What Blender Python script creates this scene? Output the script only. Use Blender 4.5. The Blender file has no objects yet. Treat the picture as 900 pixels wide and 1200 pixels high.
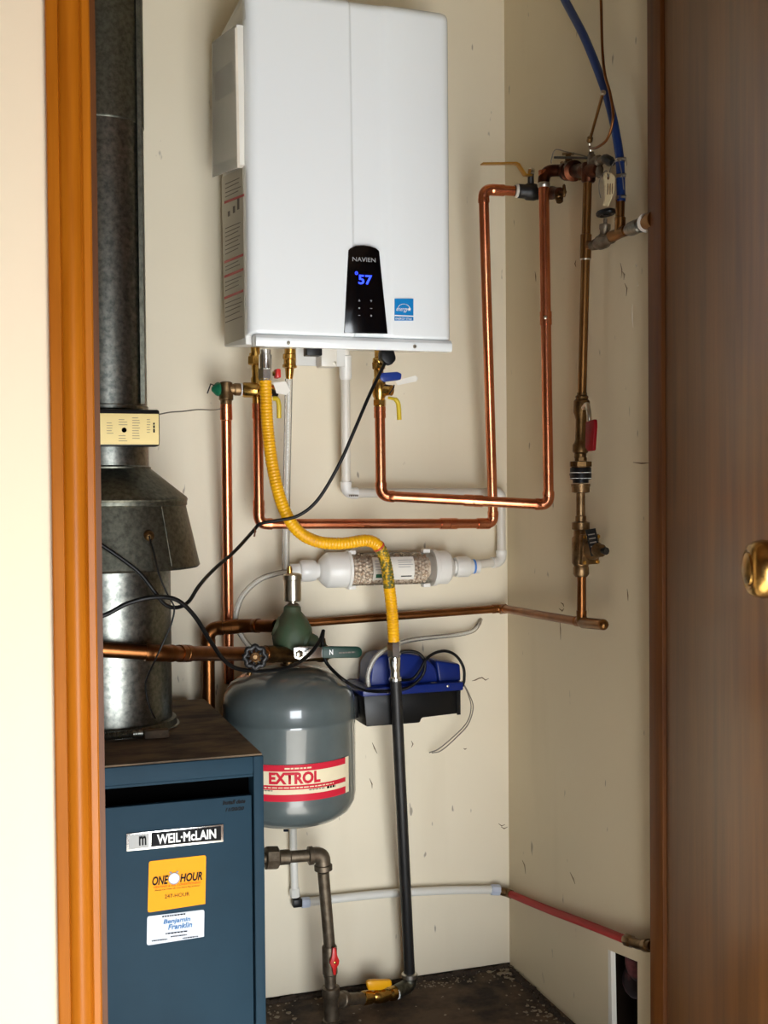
import bpy, bmesh, math, random
from mathutils import Vector, Matrix
random.seed(7)
S = bpy.context.scene
COL = S.collection
# ------------------------------------------------------------------ camera
F, YAW, PIT, ROL = 1400.0, 0.324, -0.021, -0.008
CAM = Vector((-1.211, -2.664, 1.176))
_r = Vector((math.cos(YAW), -math.sin(YAW), 0)); _f0 = Vector((math.sin(YAW), math.cos(YAW), 0)); _u0 = Vector((0, 0, 1))
_fw = _f0*math.cos(PIT) + _u0*math.sin(PIT); _u = -_f0*math.sin(PIT) + _u0*math.cos(PIT)
CR = _r*math.cos(ROL) + _u*math.sin(ROL); CU = -_r*math.sin(ROL) + _u*math.cos(ROL)
cam = bpy.data.cameras.new('camera'); camo = bpy.data.objects.new('camera', cam); COL.objects.link(camo)
cam.sensor_fit = 'VERTICAL'; cam.sensor_height = 24.0; cam.lens = F/1200*24.0; cam.clip_start = 0.05
m = Matrix((CR, CU, -_fw)).transposed().to_4x4(); m.translation = CAM; camo.matrix_world = m
S.camera = camo
# ------------------------------------------------------------------ light and exposure
S.view_settings.view_transform = 'Standard'; S.view_settings.look = 'None'
S.view_settings.gamma = 1.0; S.view_settings.use_curve_mapping = False
S.view_settings.exposure = 0.24
w = bpy.data.worlds.new('sky'); S.world = w; w.use_nodes = True
w.node_tree.nodes['Background'].inputs[0].default_value = (0.80, 0.90, 1.0, 1)
w.node_tree.nodes['Background'].inputs[1].default_value = 1.0
def lamp(name, kind, loc, target, **k):
    l = bpy.data.lights.new(name, kind); o = bpy.data.objects.new(name, l); COL.objects.link(o)
    o.location = loc; o.rotation_euler = (Vector(target)-Vector(loc)).to_track_quat('-Z', 'Y').to_euler()
    for a, v in k.items(): setattr(l, a, v)
    return o
# sun through the glass door of the room, falling on the floor in front of the closet
lamp('sun', 'SUN', (-0.95, -5.6, 3.0), (-0.85, -3.0, 0.45), energy=20, angle=0.01, color=(1.0, 0.97, 0.92))
# daylight of the sky filling that glass door
lamp('glass_door_daylight', 'AREA', (-0.76, -3.13, 0.36), (-0.76, 0, 0.36), energy=58, shape='RECTANGLE', size=0.95, size_y=1.5, color=(0.93, 0.97, 1.0))

# ------------------------------------------------------------------ helpers
def ray(u, v): return _fw + CR*((u-450)/F) + CU*((600-v)/F)
def AT(u, v, y=None, x=None, z=None):
    r = ray(u, v)
    k = (x-CAM.x)/r.x if x is not None else ((y-CAM.y)/r.y if y is not None else (z-CAM.z)/r.z)
    return CAM + r*k
def depth(p): return (Vector(p)-CAM).dot(_fw)
V = Vector
def frames(path):
    n = len(path); T = []
    for i in range(n):
        a = path[max(i-1, 0)]; b = path[min(i+1, n-1)]; d = (b-a)
        T.append(d.normalized() if d.length > 1e-9 else V((0, 0, 1)))
    ref = V((0, 0, 1)) if abs(T[0].z) < 0.9 else V((1, 0, 0))
    N = (ref - T[0]*ref.dot(T[0])).normalized(); out = []
    for i in range(n):
        N = (N - T[i]*N.dot(T[i]))
        if N.length < 1e-6: N = T[i].orthogonal()
        N.normalize(); out.append((N.copy(), T[i].cross(N)))
    return out
class MB:
    def __init__(s): s.v = []; s.f = []
    def ring(s, c, N, B, r, seg, ph=0.0):
        b = len(s.v)
        for k in range(seg):
            a = ph + 2*math.pi*k/seg
            s.v.append(c + N*(r*math.cos(a)) + B*(r*math.sin(a)))
        return b
    def tube(s, path, r, seg=14, caps=True):
        path = [V(p) for p in path]; fr = frames(path)
        rr = r if isinstance(r, (list, tuple)) else [r]*len(path)
        bs = [s.ring(p, f[0], f[1], q, seg) for p, f, q in zip(path, fr, rr)]
        for a, b in zip(bs, bs[1:]):
            for k in range(seg):
                s.f.append((a+k, a+(k+1) % seg, b+(k+1) % seg, b+k))
        if caps:
            s.f.append(tuple(bs[0]+k for k in reversed(range(seg)))); s.f.append(tuple(bs[-1]+k for k in range(seg)))
        return s
    def rev(s, p, d, prof, seg=24, ph=0.0, caps=True):
        """surface of revolution about the axis p + d*t, prof = [(t, r), ...]"""
        p = V(p); d = V(d).normalized()
        ref = V((0, 0, 1)) if abs(d.z) < 0.9 else V((1, 0, 0))
        N = (ref-d*ref.dot(d)).normalized(); B = d.cross(N)
        bs = [s.ring(p+d*t, N, B, max(r, 1e-5), seg, ph) for t, r in prof]
        for a, b in zip(bs, bs[1:]):
            for k in range(seg):
                s.f.append((a+k, a+(k+1) % seg, b+(k+1) % seg, b+k))
        if caps:
            s.f.append(tuple(bs[0]+k for k in reversed(range(seg)))); s.f.append(tuple(bs[-1]+k for k in range(seg)))
        return s
    def between(s, a, b, prof, seg=24, ph=0.0):
        """prof in fractions of a-b"""
        a = V(a); b = V(b); L = (b-a).length
        return s.rev(a, b-a, [(t*L, r) for t, r in prof], seg, ph)
    def box(s, lo, hi):
        (x0, y0, z0), (x1, y1, z1) = lo, hi
        return s.hexa([(x0, y0, z0), (x1, y0, z0), (x1, y1, z0), (x0, y1, z0), (x0, y0, z1), (x1, y0, z1), (x1, y1, z1), (x0, y1, z1)])
    def hexa(s, p):
        b = len(s.v); s.v += [V(q) for q in p]
        for f in ((0, 3, 2, 1), (4, 5, 6, 7), (0, 1, 5, 4), (1, 2, 6, 5), (2, 3, 7, 6), (3, 0, 4, 7)): s.f.append(tuple(b+i for i in f))
        return s
    def obox(s, c, X, Y, Z, hx, hy, hz):
        c, X, Y, Z = V(c), V(X), V(Y), V(Z)
        return s.hexa([c+X*(a*hx)+Y*(b*hy)+Z*(d*hz) for a, b, d in ((-1,-1,-1),(1,-1,-1),(1,1,-1),(-1,1,-1),(-1,-1,1),(1,-1,1),(1,1,1),(-1,1,1))])
    def prism(s, poly, ext):
        """poly: list of 3D points (planar), extruded by ext"""
        n = len(poly); b = len(s.v); e = V(ext)
        s.v += [V(p) for p in poly] + [V(p)+e for p in poly]
        s.f.append(tuple(b+i for i in reversed(range(n)))); s.f.append(tuple(b+n+i for i in range(n)))
        for i in range(n): s.f.append((b+i, b+(i+1) % n, b+n+(i+1) % n, b+n+i))
        return s
    def ball(s, c, r, seg=12, sc=(1, 1, 1)):
        c = V(c); n = seg//2; b = len(s.v)
        for i in range(1, n):
            th = math.pi*i/n
            for k in range(seg):
                a = 2*math.pi*k/seg
                s.v.append(c+V((r*sc[0]*math.sin(th)*math.cos(a), r*sc[1]*math.sin(th)*math.sin(a), r*sc[2]*math.cos(th))))
        t = len(s.v); s.v += [c+V((0, 0, r*sc[2])), c-V((0, 0, r*sc[2]))]
        for i in range(n-2):
            for k in range(seg):
                s.f.append((b+i*seg+k, b+(i+1)*seg+k, b+(i+1)*seg+(k+1) % seg, b+i*seg+(k+1) % seg))
        for k in range(seg):
            s.f.append((t, b+k, b+(k+1) % seg)); s.f.append((t+1, b+(n-2)*seg+(k+1) % seg, b+(n-2)*seg+k))
        return s
def wloc(o):
    l = V((0, 0, 0))
    while o is not None: l += o.location; o = o.parent
    return l
def obj(name, mb, mat, parent=None, label=None, bevel=0.0, sharp=38, bseg=2, kind=None):
    me = bpy.data.meshes.new(name)
    off = wloc(parent) if parent else None
    if off is None:
        xs = [v.x for v in mb.v]; ys = [v.y for v in mb.v]; zs = [v.z for v in mb.v]
        off = V(((min(xs)+max(xs))/2, (min(ys)+max(ys))/2, min(zs)))
    me.from_pydata([tuple(v-off) for v in mb.v], [], mb.f)
    bm = bmesh.new(); bm.from_mesh(me)
    bmesh.ops.recalc_face_normals(bm, faces=bm.faces)
    if bevel > 0:
        es = [e for e in bm.edges if len(e.link_faces) == 2 and e.calc_face_angle(0) > math.radians(40)]
        bmesh.ops.bevel(bm, geom=es, offset=bevel, segments=bseg, profile=0.5, affect='EDGES', clamp_overlap=True)
    for f in bm.faces: f.smooth = True
    for e in bm.edges:
        if len(e.link_faces) == 2 and e.calc_face_angle(0) > math.radians(sharp): e.smooth = False
    bm.to_mesh(me); bm.free()
    me.materials.append(M[mat] if isinstance(mat, str) else mat)
    o = bpy.data.objects.new(name, me); COL.objects.link(o)
    if parent: o.parent = parent
    else: o.location = off
    if label: o['label'] = label
    if kind: o['kind'] = kind
    return o
def tag(o, label, cat, group=None):
    o['label'] = label; o['category'] = cat
    if group: o['group'] = group
    return o
def thing(name, label, cat, loc, group=None):
    o = bpy.data.objects.new(name, None); COL.objects.link(o); o.location = loc; o.empty_display_size = 0.05
    return tag(o, label, cat, group)
def struct(name, mb, mat, parent=None, **k):
    o = obj(name, mb, mat, parent, **k)
    if not parent: o['kind'] = 'structure'
    return o
def fillet(pts, r, n=6):
    pts = [V(p) for p in pts]; out = [pts[0]]
    for a, p, b in zip(pts, pts[1:], pts[2:]):
        d1 = (a-p); d2 = (b-p); l = min(r, d1.length*.48, d2.length*.48)
        q1 = p+d1.normalized()*l; q2 = p+d2.normalized()*l
        for i in range(n+1):
            t = i/n; out.append(q1*(1-t)**2 + p*2*t*(1-t) + q2*t*t)
    out.append(pts[-1]); return out
def spline(pts, n=8):
    pts = [V(p) for p in pts]; P = [pts[0]*2-pts[1]]+pts+[pts[-1]*2-pts[-2]]; out = []
    for i in range(1, len(P)-2):
        a, b, c, d = P[i-1:i+3]
        for k in range(n):
            t = k/n
            out.append(0.5*((2*b)+(c-a)*t+(2*a-5*b+4*c-d)*t*t+(3*b-a-3*c+d)*t**3))
    out.append(pts[-1]); return out
def resample(path, step):
    L = [0]
    for a, b in zip(path, path[1:]): L.append(L[-1]+(b-a).length)
    n = max(2, int(L[-1]/step)); out = []; j = 0
    for i in range(n+1):
        t = L[-1]*i/n
        while j < len(path)-2 and L[j+1] < t: j += 1
        q = (t-L[j])/max(1e-9, L[j+1]-L[j]); out.append(path[j].lerp(path[j+1], q))
    return out
def pipe_run(root, pts, r, mat, R=None, coup=(), emat=None, collar=1.14, seg=16, mark=True):
    """straight lengths, elbows and couplings, each a part of root"""
    pts = [V(p) for p in pts]; R = R or r*2.0; emat = emat or mat
    n = len(pts)
    for i in range(n-1):
        a, b = pts[i], pts[i+1]; d = (b-a).normalized()
        q0 = a+d*(R*0.9 if i > 0 else 0); q1 = b-d*(R*0.9 if i < n-2 else 0)
        obj('pipe', MB().tube([q0, q1], r, seg), mat, root)
    for i in range(1, n-1):
        d1 = (pts[i-1]-pts[i]).normalized(); d2 = (pts[i+1]-pts[i]).normalized()
        mb = MB(); k = 10; path = []; rad = []
        a = pts[i]+d1*R*1.5; c = pts[i]+d2*R*1.5
        q1 = pts[i]+d1*R; q2 = pts[i]+d2*R
        path += [a, pts[i]+d1*R*1.05]; rad += [r*collar]*2
        for j in range(k+1):
            t = j/k; path.append(q1*(1-t)**2+pts[i]*2*t*(1-t)+q2*t*t); rad.append(r*(collar-.04))
        path += [pts[i]+d2*R*1.05, c]; rad += [r*collar]*2
        obj('elbow', mb.tube(path, rad, seg), emat, root)
    for (i, t, hl) in coup:
        a, b = pts[i], pts[i+1]; d = (b-a).normalized(); c = a.lerp(b, t)
        obj('coupling', MB().rev(c-d*hl, d, [(0, r*1.02), (0, r*1.15), (hl*.92, r*1.15), (hl*.96, r*1.09), (hl*1.04, r*1.09), (hl*1.08, r*1.15), (2*hl, r*1.15), (2*hl, r*1.02)], seg), emat, root)
def text(name, s, org, X, Y, wid, hgt, mat, parent, shear=0.0, bold=0.0, depth_=0.0004, wrap=None, align='FIT'):
    """lettering laid in the box org + X*wid + Y*hgt"""
    cu = bpy.data.curves.new(name, 'FONT'); cu.body = s; cu.size = 1.0; cu.offset = bold; cu.resolution_u = 3; cu.fill_mode = 'FRONT'; cu.shear = shear
    t = bpy.data.objects.new(name+'_src', cu); COL.objects.link(t)
    dg = bpy.context.evaluated_depsgraph_get(); dg.update()
    me = bpy.data.meshes.new_from_object(t.evaluated_get(dg)); bpy.data.objects.remove(t); bpy.data.curves.remove(cu)
    me.name = name
    xs = [v.co.x for v in me.vertices]; ys = [v.co.y for v in me.vertices]
    x0, x1, y0, y1 = min(xs), max(xs), min(ys), max(ys)
    X = V(X); Y = V(Y); Nn = X.cross(Y); off = wloc(parent)
    for v in me.vertices:
        a = (v.co.x-x0)/(x1-x0)*wid; b = (v.co.y-y0)/max(1e-6, y1-y0)*hgt
        p = wrap(a, b) if wrap else V(org)+X*a+Y*b+Nn*depth_
        v.co = p-off
    me.materials.clear(); me.materials.append(M[mat])
    o = bpy.data.objects.new(name, me); COL.objects.link(o); o.parent = parent
    return o
def dashes(org, X, Y, wid, hgt, mt, parent, n=9, wrap=None, off=.0004):
    """a line of print too small to read: a row of short dashes"""
    org, X, Y = V(org), V(X), V(Y); N_ = X.cross(Y); mb = MB(); a = 0.0
    while a < wid:
        l = wid/n*random.uniform(.5, 1.2); l = min(l, wid-a)
        q = [(a, 0), (a+l, 0), (a+l, hgt), (a, hgt)]
        pts = [wrap(x, y) if wrap else org+X*x+Y*y+N_*off for x, y in q]; b = len(mb.v); mb.v += pts; mb.f.append((b, b+1, b+2, b+3))
        a += l+wid/n*.22
    return obj('fine_print', mb, mt, parent, kind='stuff')
# ------------------------------------------------------------------ materials
def sr(r, g, b):
    f = lambda c: (c/255/12.92) if c/255 <= .04045 else ((c/255+.055)/1.055)**2.4
    return (f(r), f(g), f(b), 1)
M = {}
def mat(name, col, rough=.5, metal=0.0, noise=None, bump=None, coat=0.0, spec=.5, emit=None, coatr=.05):
    """noise = (scale, colour2, lo, hi, stretch); bump = (scale, strength, stretch)"""
    m_ = bpy.data.materials.new(name); m_.use_nodes = True; nt = m_.node_tree; b = nt.nodes['Principled BSDF']
    b.inputs['Base Color'].default_value = col; b.inputs['Roughness'].default_value = rough; b.inputs['Metallic'].default_value = metal
    b.inputs['Specular IOR Level'].default_value = spec
    if coat: b.inputs['Coat Weight'].default_value = coat; b.inputs['Coat Roughness'].default_value = coatr
    if emit: b.inputs['Emission Color'].default_value = emit[0]; b.inputs['Emission Strength'].default_value = emit[1]
    def coords(st):
        tc = nt.nodes.new('ShaderNodeTexCoord'); mp = nt.nodes.new('ShaderNodeMapping'); mp.inputs['Scale'].default_value = st
        nt.links.new(tc.outputs['Object'], mp.inputs['Vector']); return mp.outputs[0]
    if noise:
        sc, c2, lo, hi, st = noise
        nz = nt.nodes.new('ShaderNodeTexNoise'); nz.inputs['Scale'].default_value = sc; nz.inputs['Detail'].default_value = 6; nz.inputs['Roughness'].default_value = .6
        nt.links.new(coords(st), nz.inputs['Vector'])
        mr = nt.nodes.new('ShaderNodeMapRange'); mr.inputs[1].default_value = lo; mr.inputs[2].default_value = hi
        nt.links.new(nz.outputs[0], mr.inputs[0])
        mx = nt.nodes.new('ShaderNodeMix'); mx.data_type = 'RGBA'; mx.inputs[6].default_value = col; mx.inputs[7].default_value = c2
        nt.links.new(mr.outputs[0], mx.inputs[0]); nt.links.new(mx.outputs[2], b.inputs['Base Color'])
    if bump:
        sc, stg, st = bump
        nz = nt.nodes.new('ShaderNodeTexNoise'); nz.inputs['Scale'].default_value = sc; nz.inputs['Detail'].default_value = 4
        nt.links.new(coords(st), nz.inputs['Vector'])
        bp = nt.nodes.new('ShaderNodeBump'); bp.inputs['Strength'].default_value = stg; bp.inputs['Distance'].default_value = .003
        nt.links.new(nz.outputs[0], bp.inputs['Height']); nt.links.new(bp.outputs[0], b.inputs['Normal'])
    M[name] = m_; return m_
one = (1, 1, 1)
def wall_paint(name, col):
    """old paint: broad unevenness, faint drips and small scuffs"""
    m_ = mat(name, col, .62, bump=(60, .08, one)); nt = m_.node_tree; b = nt.nodes['Principled BSDF']
    tc = nt.nodes.new('ShaderNodeTexCoord')
    def layer(prev, scale, st, lo, hi, c2, amt, detail=4):
        mp = nt.nodes.new('ShaderNodeMapping'); mp.inputs['Scale'].default_value = st; nt.links.new(tc.outputs['Object'], mp.inputs[0])
        nz = nt.nodes.new('ShaderNodeTexNoise'); nz.inputs['Scale'].default_value = scale; nz.inputs['Detail'].default_value = detail; nt.links.new(mp.outputs[0], nz.inputs['Vector'])
        mr = nt.nodes.new('ShaderNodeMapRange'); mr.inputs[1].default_value = lo; mr.inputs[2].default_value = hi; mr.inputs[4].default_value = amt; nt.links.new(nz.outputs[0], mr.inputs[0])
        mx = nt.nodes.new('ShaderNodeMix'); mx.data_type = 'RGBA'; mx.inputs[7].default_value = c2
        nt.links.new(mr.outputs[0], mx.inputs[0])
        if prev is None: mx.inputs[6].default_value = col
        else: nt.links.new(prev, mx.inputs[6])
        return mx.outputs[2]
    dk = (col[0]*.72, col[1]*.68, col[2]*.60, 1)
    o = layer(None, 2.2, one, .45, .8, dk, .22)
    o = layer(o, 7.0, (1, 1, .18), .60, .78, dk, .22)
    o = layer(o, 34.0, (1.6, 1.6, .5), .735, .775, (.10, .075, .05, 1), .6, 2)
    nt.links.new(o, b.inputs['Base Color'])
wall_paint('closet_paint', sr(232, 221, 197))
wall_paint('closet_paint_shaded', sr(214, 199, 168))  # same paint as the back wall, darkened to carry the side walls' shade
mat('room_paint', sr(238, 218, 188), .6)
mat('room_panel', sr(112, 82, 54), .5)
mat('ceiling_paint', sr(225, 214, 190), .7)
mat('concrete', sr(92, 74, 56), .92, noise=(12, sr(40, 31, 23), .38, .62, one), bump=(40, .9, one))
mat('room_floor', sr(222, 219, 212), .6, noise=(4, sr(208, 204, 196), .3, .7, one))
mat('oak', sr(184, 108, 22), .34, noise=(5, sr(152, 82, 10), .35, .72, (6, 6, .35)), spec=.2)
mat('dark_oak', sr(112, 66, 24), .5, noise=(6, sr(74, 38, 12), .3, .7, (6, 6, .4)), spec=.3)
mat('door_veneer', sr(132, 88, 42), .45, noise=(3.5, sr(94, 60, 30), .35, .7, (5, 5, .45)), spec=.3, coat=.38, coatr=.26)
mat('brass_old', sr(190, 150, 82), .26, 1.0, noise=(30, sr(120, 92, 50), .4, .7, one))
mat('brass', sr(214, 172, 92), .25, 1.0, noise=(40, sr(178, 134, 66), .4, .7, one))
mat('brass_dark', sr(120, 92, 58), .42, 1.0, noise=(45, sr(74, 56, 36), .4, .7, one))
mat('bronze', sr(150, 122, 88), .42, 1.0, noise=(50, sr(100, 78, 52), .4, .7, one))
mat('copper', sr(226, 146, 106), .27, 1.0, noise=(18, sr(198, 112, 76), .4, .72, (1, 1, .4)))
mat('copper_brown', sr(142, 92, 52), .34, 1.0, noise=(14, sr(100, 62, 34), .38, .7, one))
mat('copper_dark', sr(92, 52, 34), .4, 1.0, noise=(30, sr(50, 30, 22), .4, .65, one))
mat('copper_old', sr(140, 100, 58), .36, 1.0, noise=(16, sr(98, 68, 38), .4, .7, (1, 1, .4)))
mat('solder', sr(196, 190, 180), .35, 1.0)
mat('chrome', sr(232, 231, 226), .2, 1.0)
mat('nickel', sr(190, 182, 165), .3, 1.0)
mat('galvanized', sr(142, 142, 134), .33, 1.0, noise=(110, sr(98, 101, 96), .36, .66, one))
mat('galvanized_dull', sr(118, 118, 106), .44, 1.0, noise=(120, sr(88, 89, 80), .38, .66, one))
mat('iron_grey', sr(120, 108, 92), .5, .8, noise=(35, sr(82, 70, 56), .4, .66, one))
mat('iron_black', sr(30, 29, 29), .45, .0, noise=(25, sr(18, 17, 17), .4, .7, one))
mat('plate_silver', sr(168, 168, 166), .5, spec=.1)
mat('cover_print', sr(92, 84, 76), .8, spec=.1)
mat('white_enamel', sr(243, 246, 246), .22, coat=.5, coatr=.08)
mat('heater_side', sr(214, 212, 206), .4)
mat('black_gloss', sr(6, 6, 8), .12)
mat('black_plastic', sr(13, 13, 14), .4, spec=.3)
mat('black_rubber', sr(10, 10, 11), .42, spec=.25)
mat('hole_shade', sr(4, 4, 4), .95, spec=0.0)  # flat black in place of the shade inside openings
mat('grey_print', sr(150, 150, 152), .5, spec=.08)
mat('dim_print', sr(120, 112, 104), .7, spec=.08)
mat('blue_led', sr(10, 20, 200), .5, emit=((.02, .05, 1, 1), 3.0))
mat('star_blue', sr(28, 128, 196), .4, spec=.08)
mat('white_print', sr(236, 236, 234), .5, spec=.08)
mat('red_print', sr(190, 60, 52), .6)
mat('paper', sr(205, 198, 182), .7)
mat('paper_grey', sr(236, 226, 208), .75, noise=(12, sr(214, 204, 186), .4, .7, one))
mat('paper_white', sr(228, 224, 214), .6)
mat('tag_paper', sr(216, 200, 160), .7, noise=(60, sr(170, 140, 92), .5, .75, one))
mat('brown_ink', sr(96, 58, 30), .7)
mat('pvc', sr(216, 210, 198), .35)
mat('pvc_white', sr(228, 226, 220), .32)
mat('yellow_coat', sr(240, 176, 8), .42, noise=(14, sr(214, 148, 10), .45, .75, one))
mat('yellow_dirty', sr(214, 164, 20), .5, noise=(150, sr(90, 92, 40), .44, .54, one))
mat('yellow_plastic', sr(250, 178, 10), .35)
mat('yellow_grip', sr(206, 178, 40), .4)
mat('gold_lever', sr(186, 134, 48), .35, .6)
mat('red_plastic', sr(200, 34, 30), .35)
mat('red_grip', sr(120, 16, 22), .4, spec=.08)
mat('blue_grip', sr(26, 52, 130), .35)
mat('green_plastic', sr(14, 96, 66), .4)
mat('green_grip', sr(6, 48, 36), .4, spec=.3)
mat('cast_green', sr(54, 72, 48), .62, noise=(22, sr(70, 62, 44), .45, .7, one), bump=(60, .3, one))
mat('pump_blue', sr(13, 34, 104), .3, spec=.3)
mat('pump_black', sr(9, 9, 10), .36, spec=.3)
mat('blue_hose', sr(11, 43, 98), .4)
mat('blue_ring', sr(70, 130, 210), .4)
mat('tank_grey', sr(84, 94, 95), .3, noise=(12, sr(76, 85, 85), .4, .7, one), coat=1.0, coatr=.05)
mat('dust', sr(112, 108, 100), .8)
mat('label_cream', sr(226, 214, 182), .45, spec=.08)
mat('label_red', sr(196, 40, 58), .4, spec=.08)
mat('boiler_blue', sr(32, 55, 69), .6, noise=(6, sr(29, 50, 63), .4, .7, one), spec=.12)
mat('boiler_top_dirt', sr(118, 98, 74), .8, noise=(9, sr(46, 36, 27), .42, .66, (1, 2.2, 1)), bump=(30, .25, (1, 5, 1)))
mat('sticker_orange', sr(236, 154, 10), .4, spec=.08)
mat('sticker_white', sr(206, 212, 220), .35, spec=.08)
mat('ink_black', sr(14, 14, 16), .5, spec=.08)
mat('ink_red', sr(196, 84, 20), .5, spec=.08)
mat('ink_blue', sr(70, 120, 170), .5, spec=.08)
mat('ink_navy', sr(10, 16, 30), .5, spec=.08)
mat('damper_plate', sr(228, 206, 146), .5, spec=.08)
mat('red_tube', sr(170, 50, 48), .5, spec=.2)
mat('white_tube', sr(224, 222, 214), .3)
mat('bead', sr(232, 216, 194), .6, noise=(130, sr(176, 148, 120), .42, .62, one))
mat('insulation', sr(96, 44, 46), .9, noise=(22, sr(30, 14, 14), .4, .6, one))
mat('cavity_shade', sr(26, 19, 14), .95, spec=.05)  # near-black colour carries the shade inside the wall hole
mat('plaster', sr(226, 222, 212), .8)
mat('grey_wire', sr(120, 112, 100), .6)
mat('ceramic_white', sr(226, 220, 208), .5)
def clear(name, col, dens, fres=.25):
    m_ = bpy.data.materials.new(name); m_.use_nodes = True; nt = m_.node_tree; nt.nodes.remove(nt.nodes['Principled BSDF'])
    out = nt.nodes['Material Output']; tr = nt.nodes.new('ShaderNodeBsdfTransparent'); gl = nt.nodes.new('ShaderNodeBsdfGlossy'); df = nt.nodes.new('ShaderNodeBsdfDiffuse')
    tr.inputs[0].default_value = (1, 1, 1, 1); gl.inputs['Roughness'].default_value = .12; df.inputs[0].default_value = col
    m1 = nt.nodes.new('ShaderNodeMixShader'); m1.inputs[0].default_value = dens
    nt.links.new(tr.outputs[0], m1.inputs[1]); nt.links.new(df.outputs[0], m1.inputs[2])
    fr = nt.nodes.new('ShaderNodeLayerWeight'); fr.inputs[0].default_value = fres
    m2 = nt.nodes.new('ShaderNodeMixShader'); nt.links.new(fr.outputs['Fresnel'], m2.inputs[0])
    nt.links.new(m1.outputs[0], m2.inputs[1]); nt.links.new(gl.outputs[0], m2.inputs[2]); nt.links.new(m2.outputs[0], out.inputs[0])
    M[name] = m_
clear('clear_vinyl', sr(226, 220, 206), .30)
clear('clear_shell', sr(220, 212, 198), .06)
clear('clear_film', sr(220, 214, 202), .06, .02)
clear('door_glass', sr(230, 240, 245), .0)

# ------------------------------------------------------------------ the setting
YF = -0.78            # face of the room wall around the closet opening
XL = -1.038           # left edge of the opening
ZH = 2.14             # head of the opening
ZC = 2.44
wb = struct('wall_back', MB().box((-1.36, 0.0, 0.006), (0.06, 0.06, ZC)), 'closet_paint')
struct('wall_left', MB().box((-1.36, YF+.088, 0), (-1.30, 0.0, ZC)), 'closet_paint_shaded')
# right wall of the closet with the broken-out hole near the floor
hA, hB = AT(713, 1113, x=0), AT(747, 1127, x=0)
y0h, y1h = hA.y, hB.y
mb = MB()
mb.box((0, -0.735, hB.z+.02), (0.012, 0, ZC))
mb.box((0, y0h, 0), (0.012, 0, hB.z+.02)); mb.box((0, -0.735, 0), (0.012, y1h, hB.z+.02))
mb.hexa([(0, y1h, hB.z), (.012, y1h, hB.z), (.012, y0h, hA.z), (0, y0h, hA.z), (0, y1h, hB.z+.02), (.012, y1h, hB.z+.02), (.012, y0h, hB.z+.02), (0, y0h, hB.z+.02)])
wr = struct('wall_right', mb, 'closet_paint_shaded')
obj('torn_edge', MB().hexa([(-.001, y0h-.018, 0.0), (.011, y0h-.016, 0), (.011, y0h, 0), (-.001, y0h, 0), (-.001, y0h-.011, hA.z+.001), (.011, y0h-.009, hA.z+.001), (.011, y0h, hA.z), (-.001, y0h, hA.z)]), 'plaster', wr)
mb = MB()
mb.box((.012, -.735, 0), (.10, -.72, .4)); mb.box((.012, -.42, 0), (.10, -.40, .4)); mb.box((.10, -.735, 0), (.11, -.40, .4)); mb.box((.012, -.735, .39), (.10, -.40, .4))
obj('wall_cavity', mb, 'cavity_shade', wr)
mb = MB()
for c, r_, q in (((.055, -.52, .20), .030, (1, 1, 1.5)), ((.06, -.555, .185), .026, (1, 1.2, 1.3)), ((.06, -.50, .15), .03, (1, 1, 1.3))): mb.ball(c, r_, 14, q)
obj('insulation_wad', mb, 'insulation', wr)
def gouge(wall, uv, plane, r_, mt):
    pts = [AT(u, v, **plane) for u, v in uv]
    obj('gouge', MB().tube(pts, [r_*.3]+[r_]*(len(pts)-2)+[r_*.3], 6), mt, wall)
mat('gouge_dark', sr(112, 92, 66), .9); mat('gouge_pale', sr(214, 204, 186), .8)
RW = dict(x=0.0); BW = dict(y=0.0)
for uv in ([(727, 308), (729, 316), (728, 326)], [(729, 318), (732, 322), (731, 328)], [(732, 332), (735, 338), (734, 347)], [(627, 318), (628, 324), (628, 330)], [(675, 305), (674, 309), (675, 313)],
           [(657, 706), (660, 708), (661, 711)], [(655, 713), (659, 716), (661, 713)], [(656, 725), (657, 738), (657, 750)], [(742, 542), (752, 543), (761, 542.5)], [(735, 690), (736, 698), (736, 704)], [(668, 1022), (672, 1030), (674, 1036)], [(612, 1008), (615, 1014), (616, 1024)]):
    gouge(wr, uv, RW, .0015, 'gouge_dark')
for uv in ([(745, 309), (746, 311), (746, 313)], [(747, 331), (748, 334), (747, 336)], [(741, 356), (741, 372), (742, 384)]): gouge(wr, uv, RW, .0018, 'gouge_pale')
for uv in ([(553, 798), (557, 797), (561, 795), (565, 794), (569, 797), (573, 795)], [(584, 965), (588, 968), (592, 966)], [(587, 969), (591, 971), (595, 969)], [(482, 868), (484, 872), (482, 876)], [(543, 877), (545, 878), (547, 877)], [(436, 870), (439, 877), (442, 883)], [(433, 912), (436, 919), (436, 924)], [(560, 715), (562, 712), (566, 711)]):
    gouge(wb, uv, BW, .0014, 'gouge_dark')
struct('floor', MB().box((-1.36, -0.70, -0.06), (0.03, 0.06, 0.0)), 'concrete')
struct('ceiling', MB().box((-1.36, -0.78, ZC), (0.06, 0.06, ZC+.05)), 'ceiling_paint')
ZR = -0.45            # the room floor lies a step below the closet floor
mb = MB(); mb.box((-3.4, YF, ZR), (XL-.018, YF+.088, ZC+.16)); mb.box((XL-.018, YF, ZH), (-.03, YF+.088, ZC+.16)); mb.box((.0, YF, ZR), (1.7, YF+.088, ZC+.16)); mb.box((XL-.018, YF, ZR), (.0, YF+.088, -.004))
struct('wall_front', mb, 'room_paint')
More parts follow.
